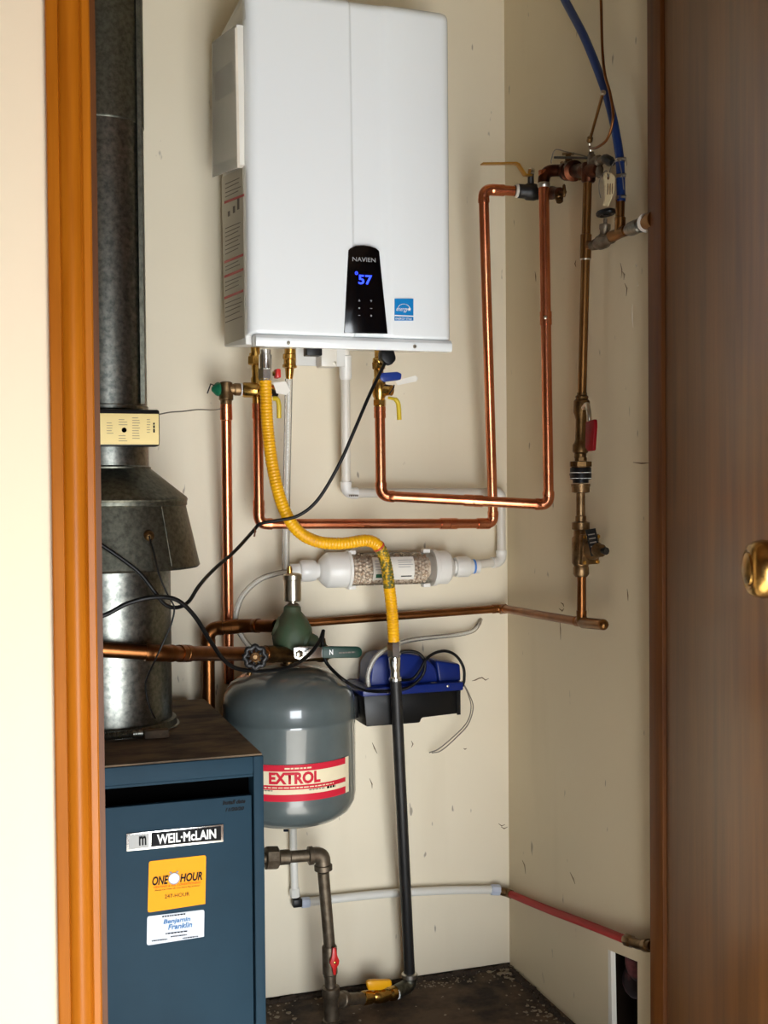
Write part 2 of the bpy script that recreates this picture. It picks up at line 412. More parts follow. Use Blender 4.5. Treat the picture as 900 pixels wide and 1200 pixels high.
# room in which the photographer stands
YR = -3.20
struct('floor_room', MB().box((-3.4, YR, ZR-.05), (1.7, YF, ZR)), 'room_floor')
struct('ceiling_room', MB().box((-3.4, YR, 2.60), (1.7, YF, 2.65)), 'room_panel')
struct('wall_room_left', MB().box((-3.46, YR, ZR), (-3.4, YF, 2.6)), 'room_panel')
struct('wall_room_right', MB().box((1.7, YR, ZR), (1.76, YF, 2.6)), 'room_panel')
mb = MB(); mb.box((-3.4, YR-.06, ZR), (-1.31, YR, 2.6)); mb.box((-.19, YR-.06, ZR), (1.7, YR, 2.6)); mb.box((-1.31, YR-.06, 1.55), (-.19, YR, 2.6))
struct('wall_room_rear', mb, 'room_panel')
mb = MB()
for a, b in (((-1.31, ZR), (-1.26, 1.55)), ((-.24, ZR), (-.19, 1.55)), ((-1.26, ZR), (-.24, ZR+.06)), ((-1.26, 1.49), (-.24, 1.55))): mb.box((a[0], YR-.05, a[1]), (b[0], YR-.01, b[1]))
struct('door_2', mb, 'oak')

# left casing: a moulded board of golden oak
t1 = thing('trim_1', 'golden oak door casing with two grooves beside the cream wall', 'trim', (XL, YF, 0)); t1['kind'] = 'structure'; del t1['category']
def profile_board(xs_ys, z0, z1, mt, name, par):
    mb = MB(); mb.prism([V((x, y, z0)) for x, y in xs_ys], (0, 0, z1-z0)); return obj(name, mb, mt, par, sharp=25)
W = -1.112; y_ = YF
prof = [(W, y_), (W, y_-.014), (W+.002, y_-.016), (W+.017, y_-.018), (W+.0185, y_-.0145), (W+.020, y_-.0165)]
for i in range(9):
    t = i/8; prof.append((W+.021+.026*t, y_-.0175-.0045*math.sin(math.pi*t)))
prof += [(W+.0485, y_-.0155), (W+.050, y_-.0135), (W+.0515, y_-.0155), (W+.053, y_-.0165), (W+.062, y_-.0165), (W+.0645, y_-.014), (W+.0645, y_)]
profile_board(prof, 0, ZH+.07, 'oak', 'casing', t1)
obj('jamb', MB().box((W+.0645, YF-.002, 0), (XL, YF+.088, ZH)), 'dark_oak', t1)
t3 = struct('trim_3', MB().box((W+.07, YF-.018, ZH), (.03, YF, ZH+.07)), 'oak', bevel=.003)
struct('trim_4', MB().box((XL, YF, ZH-.018), (-.03, YF+.088, ZH)), 'dark_oak')
struct('trim_2', MB().box((-.050, -.781, 0), (.0, -.735, ZH)), 'dark_oak', bevel=.002)

# open door with brass knob, hinged on the right jamb
a_ = math.radians(19.8); HG = V((-.043, -.783, 0)); DD = V((-math.sin(a_), -math.cos(a_), 0)); DN = V((-math.cos(a_), math.sin(a_), 0)); UP = V((0, 0, 1))
def DP(s, n, z): return HG + DD*s + DN*n + UP*z
door = bpy.data.objects.new('door_1', None); COL.objects.link(door); door.location = HG; door['kind'] = 'structure'
obj('slab', MB().hexa([DP(0, 0, .012), DP(.88, 0, .012), DP(.88, -.035, .012), DP(0, -.035, .012), DP(0, 0, ZH-.03), DP(.88, 0, ZH-.03), DP(.88, -.035, ZH-.03), DP(0, -.035, ZH-.03)]), 'door_veneer', door, bevel=.002)
kz = 1.077
KS = 1.17
kn = obj('door_knob', MB().rev(DP(.770, .004, kz), DN, [(t*KS, r*KS) for t, r in [(0, .010), (.018, .010), (.022, .014), (.027, .023), (.034, .0285), (.042, .0295), (.050, .0275), (.055, .024), (.0565, .020), (.0555, .017), (.0575, .016), (.060, .010), (.0605, .001)]], 40), 'brass_old', door)
obj('rosette', MB().rev(DP(.770, 0, kz), DN, [(0, .038), (.003, .038), (.006, .032), (.007, .018), (.009, .013)], 36), 'brass_old', kn)
for hz in (.25, 1.0, 1.8):
    obj('hinge', MB().tube([DP(-.004, -.041, hz-.045), DP(-.004, -.041, hz+.045)], .005, 10), 'brass_dark', door)
ds = AT(795, 1197, x=-.06)

# ------------------------------------------------------------------ tankless water heater
hx0, hx1, hz0, hz1, hyf = -.706, -.272, 1.460, 2.166, -.336
H = thing('tankless_water_heater', 'white wall-hung tankless water heater with black control panel', 'water heater', ((hx0+hx1)/2, -.18, hz0))
# rear cabinet, its underside rising towards the wall
mb = MB(); mb.hexa([(hx0, -.295, hz0+.004), (hx1, -.295, hz0+.004), (hx1, -.075, hz0+.024), (hx0, -.075, hz0+.024), (hx0, -.295, hz1-.004), (hx1, -.295, hz1-.004), (hx1, -.075, hz1-.004), (hx0, -.075, hz1-.004)])
obj('cabinet', mb, 'heater_side', H, bevel=.003)
for zq in (hz0+.05, hz1-.12): obj('wall_bracket', MB().box((hx0+.03, -.075, zq), (hx1-.03, 0, zq+.05)), 'heater_side', H)
# front cover: rounded sides, a shallow central channel that widens downwards
def cover(s, t):
    x = hx0+(hx1-hx0)*s; z = hz0+.022+(hz1-hz0-.022)*t
    e = min(s, 1-s)*(hx1-hx0)
    y = hyf
    R_ = .022
    if e < R_: y += R_ - math.sqrt(max(0, R_*R_-(R_-e)**2))
    e2 = (1-t)*(hz1-hz0)
    if e2 < R_: y += R_ - math.sqrt(max(0, R_*R_-(R_-e2)**2))
    e3 = t*(hz1-hz0)
    if e3 < .008: y += .008-math.sqrt(max(0, .008**2-(.008-e3)**2))
    y += .006*((s-.5)*2)**2
    l = .482+.012*(1-t); r_ = .635+.012*(1-t); q = 0
    if s >= l: q = min(1, (s-l)/.016)
    if s > r_: q = max(0, 1-(s-r_)/.05)
    y += .0055*q*q*(3-2*q)
    return V((x, min(y, -.297), z))
ss = sorted(set([0, .002, .005, .01, .016, .024, .034, .044, .052, .06, .08] + [.1+.02*i for i in range(18)] + [.46+.004*i for i in range(60)] + [.7+.02*i for i in range(11)] + [1-k for k in (0, .002, .005, .01, .016, .024, .034, .044, .052, .06, .08)]))
tt = sorted(set([0, .002, .005, .009, .012] + [.05*i for i in range(1, 19)] + [1-k for k in (0, .001, .003, .006, .01, .015, .021, .028, .033, .05)]))
mb = MB(); nS = len(ss)
for t in tt:
    for s in ss: mb.v.append(cover(s, t))
for j in range(len(tt)-1):
    for i in range(nS-1): mb.f.append((j*nS+i, j*nS+i+1, (j+1)*nS+i+1, (j+1)*nS+i))
b = len(mb.v); loop = [j for j in range(nS)] + [j*nS+nS-1 for j in range(1, len(tt))] + [(len(tt)-1)*nS+i for i in range(nS-2, -1, -1)] + [j*nS for j in range(len(tt)-2, 0, -1)]
for k in loop: mb.v.append(V((mb.v[k].x, -.296, mb.v[k].z)))
for i in range(len(loop)): mb.f.append((loop[i], b+i, b+(i+1) % len(loop), loop[(i+1) % len(loop)]))
cov = obj('front_cover', mb, 'white_enamel', H, sharp=50)
mb = MB(); mb.prism([V((hx0+.012, y, z)) for y, z in ((-.297, hz0), (-.334, hz0-.003), (-.337, hz0+.001), (-.337, hz0+.014), (-.331, hz0+.021), (-.297, hz0+.021))], (hx1-hx0-.016, 0, 0))
strip = obj('bottom_strip', mb, 'white_enamel', H, bevel=.001)
for u, v in ((338, 402), (486, 406)):
    p = AT(u, v, y=-.337); obj('screw', MB().rev(p+V((0, .002, 0)), (0, -1, 0), [(0, .0042), (.0025, .0042), (.004, .003), (.0042, .001)], 14), 'nickel', strip)
# control panel
yP = hyf+.0012
def hp(u, v, d=0.0): return AT(u, v, y=yP-.004-d)
pl = [hp(403.5, 390), hp(454.5, 391)] + [hp(444.5, 294), hp(441, 291), hp(434, 288.5), hp(426, 287.5), hp(417, 288), hp(410.5, 291), hp(408.5, 293)]
panel = obj('control_panel', MB().prism(pl, (0, .006, 0)), 'black_gloss', H, bevel=.0012)
def ht(name, s, u0, v0, u1, v1, mt, **k):
    a = hp(u0, v1, .0003); bb = hp(u1, v1, .0003); c = hp(u0, v0, .0003)
    return text(name, s, a, (1, 0, 0), (0, 0, 1), (bb-a).length, c.z-a.z, mt, panel, **k)
ht('maker_name', 'NAVIEN', 413, 301, 440, 306, 'grey_print', bold=.01)
ht('display_digits', '57', 420, 322, 436, 333, 'blue_led', bold=.02)
ht('display_icon', 'o', 416, 318, 419.5, 322, 'blue_led', bold=.02)
for i, (u, v) in enumerate(((421, 352), (421, 361), (421, 369.5), (435, 353), (435, 361.5), (435, 370))):
    c = hp(u, v, .0004); k = .0022
    if i in (0, 3): poly = [c+V((-k, 0, -k if i == 0 else k)), c+V((k, 0, -k if i == 0 else k)), c+V((0, 0, k if i == 0 else -k))]
    elif i in (2, 4): poly = [c+V((-k, 0, -.0006)), c+V((k, 0, -.0006)), c+V((k, 0, .0006)), c+V((-k, 0, .0006))]
    else: poly = [c+V((k*.8*math.cos(a), 0, k*.8*math.sin(a))) for a in [2*math.pi*j/12 for j in range(12)]]
    obj('button_mark', MB().prism(poly, (0, -.0002, 0)), 'grey_print', panel)
# blue efficiency sticker
es = lambda u, v, d=0.0: AT(u, v, y=hyf-.0006-d)
st = obj('efficiency_sticker', MB().prism([es(462.5, 375.5), es(484.5, 375.5), es(484.5, 350), es(462.5, 350)], (0, .0035, 0)), 'star_blue', H, label='square blue efficiency sticker')
c = es(473.5, 364, .0006); R0 = .0145
arc = [c+V((R0*math.cos(a), 0, R0*.95*math.sin(a))) for a in [math.radians(10+160*i/16) for i in range(17)]]
obj('arc_mark', MB().tube(arc, .0006, 6), 'white_print', st)
text('script_mark', 'energy', c+V((-.017, 0, -.004)), (1, 0, 0), (0, 0, 1), .026, .009, 'white_print', st, shear=.4)
sp = c+V((.0115, 0, .003)); obj('star_mark', MB().prism([sp+V(((.0045 if i % 2 == 0 else .002)*math.sin(math.pi*i/5), 0, (.0045 if i % 2 == 0 else .002)*math.cos(math.pi*i/5))) for i in range(10)], (0, -.0002, 0)), 'white_print', st)
text('caption', 'ENERGY STAR', es(463.5, 374.5, .0004), (1, 0, 0), (0, 0, 1), .036, .0042, 'white_print', st, bold=.01)
obj('divider_line', MB().box(tuple(es(462.5, 370.4, .0005)), tuple(es(484.5, 369.9, .0003))), 'white_print', st)
# printed instruction sheet on the left flank
def hs(u, v, d=0.0): return AT(u, v, x=hx0-.0008-d)
sh = obj('instruction_label', MB().prism([hs(263.5, 404), hs(287, 396), hs(284.5, 196), hs(259.5, 208)], (.0006, 0, 0)), 'paper', H, label='paper instruction label with red headings')
for v, a in ((233, 1), (303, .8), (320, .8), (345, .8)):
    obj('red_heading', MB().prism([hs(263, v+6, .0003), hs(282+4*a, v-3, .0003), hs(282+4*a, v-6, .0003), hs(263, v+3, .0003)], (-.0003, 0, 0)), 'red_print', sh)
mb = MB()
for v in list(range(212, 228, 5))+list(range(264, 298, 5))+[309, 313, 327, 332, 337, 352, 357, 362, 368, 374]:
    e_ = 279+random.random()*5
    mb.prism([hs(264, v+4.6, .0003), hs(e_, v-3, .0003), hs(e_, v-3.9, .0003), hs(264, v+3.6, .0003)], (-.0002, 0, 0))
obj('fine_print', mb, 'dim_print', sh, kind='stuff')
for u, v, h_ in ((267, 254, 7), (273, 250, 9), (278, 246, 14)):
    obj('pictogram', MB().prism([hs(u, v, .0003), hs(u+2.5, v-1, .0003), hs(u+2.5, v-h_, .0003), hs(u, v-h_+1, .0003)], (-.0003, 0, 0)), 'dim_print', sh)
# electrical connectors under the heater
cb = AT(366, 414, y=-.20); obj('cable_connector', MB().box((cb.x-.016, -.215, cb.z-.006), (cb.x+.018, -.185, hz0+.02)), 'black_plastic', H, bevel=.002)
cb = AT(384, 423, y=-.17); wc = obj('terminal_cover', MB().box((cb.x-.020, -.19, cb.z-.014), (cb.x+.016, -.15, hz0+.02)), 'pvc', H, bevel=.003)
obj('cover_screw', MB().rev((cb.x+.010, -.19, cb.z-.006), (0, -1, 0), [(0, .003), (.002, .003), (.0025, .001)], 10), 'nickel', wc)
obj('bottom_plate', MB().box((AT(345, 420, y=-.13).x, -.145, AT(345, 429, y=-.13).z), (AT(402, 420, y=-.13).x, -.141, hz0+.02)), 'heater_side', H)

# document pouch on the heater's flank
dp = thing('document_pouch', 'clear plastic pouch of manuals taped to the heater side', 'pouch', (-.728, -.2, 1.80))
def dq(u, v, x): return AT(u, v, x=x)
def slab(poly_uv, x, th): return MB().prism([dq(u, v, x) for u, v in poly_uv], (th, 0, 0))
bk = obj('manual', slab([(250, 206), (277, 196), (274, 32), (249, 52)], -.7275, .007), 'paper_grey', dp, label='grey printed manual cover')
obj('photo_print', slab([(252, 120), (273, 107), (272.5, 70), (252, 86)], -.7279, .0004), 'cover_print', bk)
obj('footer_band', slab([(250, 205), (277, 195), (276.7, 184), (250, 194)], -.7279, .0004), 'cover_print', bk)
mb = MB(); e0 = []
for i in range(13):
    t = i/12; v = 30+166*t; e0.append((AT(276, v, x=-.7205).z, .0022*math.sin(math.pi*t)))
for i in range(12):
    (za, oa), (zb_, ob) = e0[i], e0[i+1]
    ya = AT(277, 110, x=-.7205).y
    mb.hexa([(-.7205, ya-.006-oa, za), (-.7064, ya-.004-oa, za), (-.7064, ya+.02, za), (-.7205, ya+.02, za), (-.7205, ya-.006-ob, zb_), (-.7064, ya-.004-ob, zb_), (-.7064, ya+.02, zb_), (-.7205, ya+.02, zb_)])
obj('page_block', mb, 'paper_white', dp, label='white curled pages of the manual')
mb = MB(); mb.prism([dq(250, 50, -.729), dq(262, 36, -.727), (dq(280, 6, -.712)), dq(286, 0, -.708), dq(288, 22, -.709), dq(275, 32, -.727)], (.0006, 0, 0))
obj('plastic_flap', mb, 'clear_film', dp)
obj('plastic_front', slab([(248.5, 208), (278, 197), (275, 30), (248, 50)], -.7296, .0004), 'clear_film', dp)

# ------------------------------------------------------------------ water piping under and beside the heater
def ballvalve_body(mb, a, b, r): return mb.between(a, b, [(0, r*.8), (.02, r*.86), (.2, r*.86), (.22, r*.72), (.34, r*.78), (.42, r*1.05), (.58, r*1.05), (.66, r*.78), (.78, r*.72), (.8, r*.86), (.98, r*.86), (1, r*.8)], 24)
YH = -.125
# hot side service valve
hv = thing('service_valve', 'brass service valve with red handle beside the yellow gas hose', 'valve', AT(302, 470, y=YH))
a, b = AT(299, 407, y=YH), AT(302, 474, y=YH)
L_ = (a-b).length
obj('body', MB().between(a, b, [(0, .010), (.1, .010), (.1, .0135), (.28, .0135), (.28, .010), (.5, .010), (.55, .0125), (.68, .0125), (.72, .0155), (.8, .0155), (.82, .0115), (.98, .0115), (1, .0105)], 20), 'brass', hv)
obj('hex_nut', MB().between(AT(299, 417, y=YH), AT(299, 428, y=YH), [(0, .013), (.1, .0155), (.9, .0155), (1, .013)], 6), 'brass', hv)
obj('cross_port', MB().between(AT(284, 457, y=YH), AT(322, 457, y=YH-.01), [(0, .014), (.05, .0165), (.45, .0165), (.5, .013), (.9, .013), (1, .011)], 20), 'brass', hv)
p = AT(325, 438, y=YH-.03); obj('red_handle', MB().obox(p, (1, 0, 0), (0, 1, 0), (0, 0, 1), .0055, .012, .010), 'red_plastic', hv, bevel=.003)
obj('handle_stem', MB().tube([AT(304, 438, y=YH), p], .005, 10), 'brass', hv)
obj('drain_lever', MB().tube(fillet([AT(320, 467, y=YH-.03), AT(325, 467, y=YH-.035), AT(327, 474, y=YH-.035), AT(327, 490, y=YH-.03)], .012), .0052, 10), 'yellow_grip', hv)
obj('drain_cap', MB().between(AT(317, 459, y=YH-.012), AT(323, 462, y=YH-.03), [(0, .008), (1, .0075)], 12), 'black_plastic', hv)
q = [AT(320, 448, y=YH-.035), AT(335, 447, y=YH-.035), AT(340, 458, y=YH-.035), AT(336, 463, y=YH-.035), AT(324, 461, y=YH-.035)]
obj('instruction_tag', MB().prism(q, (0, .0006, 0)), 'paper_white', hv)
# relief valve
rv = thing('relief_valve', 'bronze pressure relief valve with green plastic cap', 'valve', AT(265, 470, y=YH))
obj('body', MB().between(AT(265, 447, y=YH), AT(265, 474, y=YH), [(0, .009), (.05, .0135), (.4, .0145), (.55, .014), (.6, .0155), (.8, .0155), (.84, .0125), (1, .0125)], 22), 'bronze', rv)
obj('side_inlet', MB().between(AT(265, 456, y=YH), AT(285, 456.5, y=YH), [(0, .012), (.45, .012), (.5, .0135), (.8, .0135), (.85, .011), (1, .011)], 18), 'bronze', rv)
obj('white_seal', MB().between(AT(282, 456.5, y=YH), AT(285, 456.5, y=YH), [(0, .0135), (1, .0135)], 18), 'white_print', rv)
obj('green_cap', MB().between(AT(258, 456, y=YH), AT(248, 456, y=YH), [(0, .0135), (.25, .0155), (.5, .0135), (.8, .008), (1, .004)], 18), 'green_plastic', rv)
obj('test_lever', MB().tube([AT(252, 452, y=YH), AT(247, 450, y=YH-.01), AT(243, 461, y=YH-.01)], .0016, 6), 'iron_black', rv)
# relief discharge pipe
rp = thing('discharge_pipe', 'straight bright copper pipe dropping from the green-capped relief valve', 'pipe', AT(268, 800, y=-.036))
a, b = AT(265, 472, y=YH), AT(268.5, 800, y=-.034)
obj('pipe', MB().tube([a, b], .0113, 18), 'copper', rp)
obj('coupling', MB().between(a, a.lerp(b, .06), [(0, .0125), (.8, .0135), (.95, .0135), (1, .0115)], 18), 'copper', rp)
# hot water run
hr = thing('hot_water_pipe', 'bright copper pipe run from red-handled service valve up to the gold-levered valve', 'pipe', AT(303, 612, y=YH))
hp_ = [AT(302, 470, y=YH), AT(303.5, 614, y=YH), AT(578, 613.5, y=-.135), AT(566.5, 222, y=-.235), AT(606, 224, y=-.24)]
pipe_run(hr, hp_, .0112, 'copper', R=.019, coup=[(0, .08, .016), (0, .86, .014), (1, .80, .02), (1, .955, .015), (3, .45, .012)])
# cold side
YC = -.24
cv = thing('service_valve', 'brass service valve with blue handle and yellow drain lever', 'valve', AT(445, 480, y=YC))
a, b = AT(443, 410, y=YC), AT(445, 481, y=YC)
obj('body', MB().between(a, b, [(0, .008), (.12, .008), (.14, .012), (.22, .013), (.26, .0105), (.46, .0105), (.5, .0135), (.62, .0155), (.76, .0145), (.8, .0115), (1, .0115)], 22), 'brass', cv)
obj('hex_nut', MB().between(AT(443.5, 424, y=YC), AT(444, 433, y=YC), [(0, .012), (.1, .0145), (.9, .0145), (1, .012)], 6), 'brass', cv)
obj('hex_nut', MB().between(AT(445, 468, y=YC), AT(445, 476, y=YC), [(0, .0125), (.1, .0140), (.9, .0140), (1, .012)], 6), 'brass', cv)
obj('drain_port', MB().between(AT(447, 457, y=YC), AT(459.5, 457.5, y=YC-.02), [(0, .013), (.5, .0125), (.6, .0115), (.95, .0115), (1, .009), (1, .006)], 20), 'brass', cv)
obj('blue_handle', MB().prism(fillet([AT(446, 437, y=YC-.016), AT(466, 435.5, y=YC-.016), AT(471, 438, y=YC-.016), AT(470, 445, y=YC-.016), AT(450, 447.5, y=YC-.016), AT(446, 445, y=YC-.016)], .003, 3), (0, .012, 0)), 'blue_grip', cv, bevel=.002)
obj('drain_lever', MB().tube(fillet([AT(455, 466, y=YC-.02), AT(464, 468, y=YC-.03), AT(467, 473, y=YC-.03), AT(468, 492, y=YC-.03)], .012), [.003]*1+[.0035]*2+[.005]*13, 10), 'yellow_grip', cv)
obj('tether', MB().tube(spline([AT(456, 462, y=YC-.035), AT(461, 455, y=YC-.036), AT(462, 451, y=YC-.035)]), .0014, 6), 'black_rubber', cv)
obj('instruction_tag', MB().prism([AT(463, 446.5, y=YC-.02), AT(487, 440, y=YC-.012), AT(490, 443, y=YC-.012), AT(488, 447, y=YC-.012), AT(466, 451.5, y=YC-.02)], (0, .0006, 0)), 'paper_white', cv)
cr = thing('cold_water_pipe', 'copper pipe from blue-handled valve, elbowing up in front of the corner', 'pipe', AT(445, 580, y=YC))
cp_ = [AT(445, 478, y=YC), AT(446.5, 581, y=YC), AT(643, 591.5, y=-.345), AT(637, 200, y=-.345), AT(664, 199.5, y=-.352)]
pipe_run(cr, cp_[:4], .0112, 'copper', R=.019, coup=[(0, .05, .012), (1, .55, .02), (2, .56, .014)])
kc = cp_[2].lerp(cp_[3], .56)
obj('clamp_screw', MB().rev(kc+V((-.006, -.009, 0)), (-.4, -1, 0), [(0, .004), (.004, .004), (.005, .002)], 10), 'nickel', cr)
# old dark elbow on top of that riser
eb = thing('copper_elbow', 'tarnished dark elbow fitting joining the bright riser to the union', 'pipe fitting', AT(637, 216, y=-.345))
d1 = (cp_[2]-cp_[3]).normalized(); d2 = (cp_[4]-cp_[3]).normalized(); P0 = cp_[3]
q1 = P0+d1*.024; q2 = P0+d2*.022
pth = [P0+d1*.032, q1]+[q1*(1-t)**2+P0*2*t*(1-t)+q2*t*t for t in [i/8 for i in range(1, 8)]]+[q2, P0+d2*.044]
obj('bend', MB().tube(pth, .0128, 18), 'copper_dark', eb)
obj('solder_joint', MB().rev(P0+d1*.026, d1, [(0, .0130), (.002, .0137), (.007, .0135), (.010, .0118)], 18), 'solder', eb)

# ball valve with the gold lever
bv = thing('ball_valve', 'dark ball valve with long gold lever near the corner', 'valve', AT(622, 232, y=-.245))
va, vb = AT(603, 223.5, y=-.24), AT(637, 226, y=-.25)
obj('body', MB().between(va, vb, [(0, .0125), (.12, .0125), (.14, .0155), (.35, .0155), (.42, .0185), (.7, .0185), (.78, .0165), (1, .0165)], 20), 'iron_black', bv)
obj('sealing_ring', MB().between(va.lerp(vb, .02), va.lerp(vb, .13), [(0, .0125), (.2, .0150), (.8, .0150), (1, .0125)], 20), 'ceramic_white', bv)
obj('stem', MB().tube([AT(622, 217, y=-.245), AT(622, 204, y=-.252)], .007, 12), 'iron_black', bv)
obj('stem_nut', MB().between(AT(622.5, 204, y=-.253), AT(623, 197, y=-.255), [(0, .0075), (.2, .0085), (.8, .0085), (1, .006)], 6), 'chrome', bv)
lv = [AT(622, 206, y=-.256), AT(615, 205, y=-.258), AT(607, 193, y=-.262), AT(604, 191.5, y=-.263), AT(565, 192, y=-.27)]
mb = MB()
for a, b in zip(lv, lv[1:]):
    d = (b-a).normalized(); n_ = V((0, 1, 0)); mb.obox((a+b)/2, d, n_, d.cross(n_).normalized(), (b-a).length/2+.001, .008, .0016)
obj('lever', mb, 'gold_lever', bv, bevel=.0006)
tl = thing('hose_tap', 'small tarnished tap body behind the bright riser, under the union', 'valve', AT(655, 236, y=-.275))
obj('body', MB().between(AT(635, 226, y=-.25), AT(656, 226, x=-.026), [(0, .012), (.2, .012), (.25, .0145), (.6, .0145), (.65, .012), (1, .012)], 16), 'copper_dark', tl)
obj('outlet', MB().between(AT(654, 226, x=-.026), AT(656, 236, x=-.028), [(0, .009), (.7, .009), (.75, .0075), (1, .0075)], 14), 'brass_dark', tl)
obj('stem', MB().tube([AT(654, 226, x=-.026), AT(662, 225, x=-.026)], .0045, 10), 'brass_dark', tl)
obj('handle', MB().between(AT(661, 216, x=-.026), AT(661, 231, x=-.026), [(0, .002), (.1, .0035), (.5, .0045), (.9, .0035), (1, .002)], 10), 'brass_dark', tl)

# tarnished union and tee on the right wall
XR = -.040
un = thing('union_tee', 'tarnished copper tee and flanged union at the top of the side-wall riser', 'pipe fitting', AT(690, 212, x=XR))
ua, ub = AT(662, 200, y=-.352), AT(690, 200.5, x=XR)
obj('union_body', MB().between(ua, ub, [(0, .0125), (.06, .0125), (.10, .0135), (.10, .021), (.20, .021), (.22, .016), (.30, .016), (.32, .022), (.40, .022), (.42, .013), (.6, .013), (.62, .015), (1, .015)], 22), 'copper_dark', un)
for zz in (-1, 1):
    dd = (ub-ua).normalized(); pp_ = dd.cross(V((0, 0, 1))).normalized(); c = ua.lerp(ub, .26)+pp_*(.0125*zz)+V((0, 0, .0155*zz))
    obj('flange_bolt', MB().rev(c-dd*.024, dd, [(0, .004), (.006, .004), (.006, .0022), (.04, .0022), (.04, .004), (.047, .004)], 6), 'brass_dark', un)
obj('tee', MB().between(AT(690, 191, x=XR), AT(689.5, 214, x=XR), [(0, .013), (.1, .0145), (.9, .0145), (1, .0115)], 18).between(AT(684, 200.4, x=XR), AT(701, 199, x=XR), [(0, .0145), (.8, .0145), (1, .012)], 18), 'copper_dark', un)
rodA, rodB = AT(650, 184.5, y=-.36), AT(691, 185, x=XR)
gv = thing('saddle_clamp', 'dark saddle clamp with steel rod lying over the union', 'clamp', AT(676, 196, y=-.40))
obj('rod', MB().tube([rodA, rodB], .0026, 8), 'iron_black', gv)
obj('post', MB().between(AT(665.5, 179.5, y=-.378), AT(666.5, 190, y=-.378), [(0, .003), (.1, .006), (.4, .006), (.45, .0075), (1, .0075)], 12), 'brass_dark', gv)
obj('cross_bar', MB().tube([AT(659, 180.5, y=-.372), AT(673, 180, y=-.385)], .0026, 8), 'brass_dark', gv)
obj('wire_bail', MB().tube(spline([AT(646, 191.5, y=-.351), AT(646.5, 186, y=-.35), AT(651, 175.5, y=-.355), AT(664, 178, y=-.37), AT(682, 182, y=-.42), AT(690, 184.5, x=XR)], 6), .0013, 6), 'grey_wire', gv)
# needle valve assembly at the top of the tee
nv = thing('needle_valve', 'small nickel needle valve on top of the dark tee', 'valve', AT(697, 195, x=XR))
obj('body', MB().between(AT(693, 178, x=XR), AT(693, 197, x=XR), [(0, .005), (.15, .006), (.2, .008), (.45, .008), (.5, .0095), (.9, .0095), (1, .007)], 14), 'iron_grey', nv)
obj('side_arm', MB().between(AT(692, 190, x=XR), AT(711, 187, x=XR), [(0, .008), (.3, .0085), (.35, .0115), (.55, .0115), (.6, .008), (1, .008)], 8), 'iron_grey', nv)
obj('lower_nut', MB().between(AT(702, 196, x=XR), AT(703, 208, x=XR), [(0, .006), (.3, .008), (.8, .008), (1, .005)], 8), 'iron_grey', nv)
obj('handle', MB().between(AT(708, 185, x=XR-.008), AT(718, 191, x=XR-.010), [(0, .007), (.2, .0095), (.7, .0095), (1, .006)], 12), 'black_plastic', nv)
# riser on the right wall
rs = thing('water_riser', 'dull copper riser on the side wall between dark tee and red-levered valve', 'pipe', AT(682, 462, x=XR))
ra, rb = AT(688.5, 212, x=XR), AT(682, 463, x=XR)
obj('pipe', MB().tube([ra, rb], .0092, 16), 'copper_old', rs)
rt = ra.lerp(rb, .305)
obj('tee', MB().between(ra.lerp(rb, .245), ra.lerp(rb, .365), [(0, .0095), (.03, .0115), (.97, .0115), (1, .0095)], 16), 'copper_old', rs)
obj('solder_ring', MB().between(ra.lerp(rb, .355), ra.lerp(rb, .367), [(0, .0105), (.5, .012), (1, .0100)], 16), 'solder', rs)
# red handled ball valve
rb1, rb2 = AT(682, 460, x=XR), AT(680, 537, x=XR)
bv2 = thing('ball_valve', 'brass ball valve with red vinyl lever on the side wall', 'valve', rb2)
obj('body', MB().between(rb1, rb2, [(0, .010), (.04, .0105), (.06, .0135), (.10, .0125), (.13, .0165), (.3, .0165), (.36, .0135), (.42, .0115), (.72, .0115), (.76, .013), (.8, .0165), (.9, .0165), (.93, .0125), (1, .0125)], 20), 'brass_dark', bv2)
obj('lever', MB().tube(spline([AT(684, 478, x=XR-.016), AT(688, 474, x=XR-.022), AT(690, 484, x=XR-.024), AT(690.5, 494, x=XR-.024)]), .0048, 10), 'nickel', bv2)
obj('lever_sleeve', MB().prism(fillet([AT(686, 494, x=XR-.026), AT(696, 491, x=XR-.026), AT(696.5, 499, x=XR-.026), AT(694.5, 528, x=XR-.026), AT(688, 529, x=XR-.026), AT(685, 524, x=XR-.026)], .004, 3), (.008, 0, 0)), 'red_grip', bv2, bevel=.002)
# union with black band
u1, u2 = AT(680.5, 536, x=XR), AT(680.5, 580, x=XR)
du = thing('banded_union', 'brass union with a black printed band below the red lever', 'pipe fitting', u2)
obj('upper_nut', MB().between(u1, u1.lerp(u2, .32), [(0, .013), (.3, .013), (.35, .0235), (.75, .0235), (.8, .0205), (1, .0205)], 8), 'brass_dark', du)
obj('black_band', MB().between(u1.lerp(u2, .27), u1.lerp(u2, .68), [(0, .0212), (.06, .0220), (.75, .0220), (.8, .0165), (1, .0165)], 28), 'black_plastic', du)
obj('white_rule', MB().between(u1.lerp(u2, .40), u1.lerp(u2, .412), [(0, .0223), (1, .0223)], 28), 'white_print', du)
obj('white_rule', MB().between(u1.lerp(u2, .55), u1.lerp(u2, .562), [(0, .0223), (1, .0223)], 28), 'white_print', du)
obj('lower_ring', MB().between(u1.lerp(u2, .70), u1.lerp(u2, .95), [(0, .014), (.02, .0200), (.3, .0200), (.32, .0185), (.9, .0185), (1, .012)], 24), 'bronze', du)
obj('test_plug', MB().between(AT(669, 556, x=XR), AT(674, 556, x=XR), [(0, .004), (.3, .006), (1, .006)], 8), 'brass_dark', du)
sp1 = thing('pipe_nipple', 'short brass pipe between banded union and pressure regulator', 'pipe', AT(680.5, 610, x=XR))
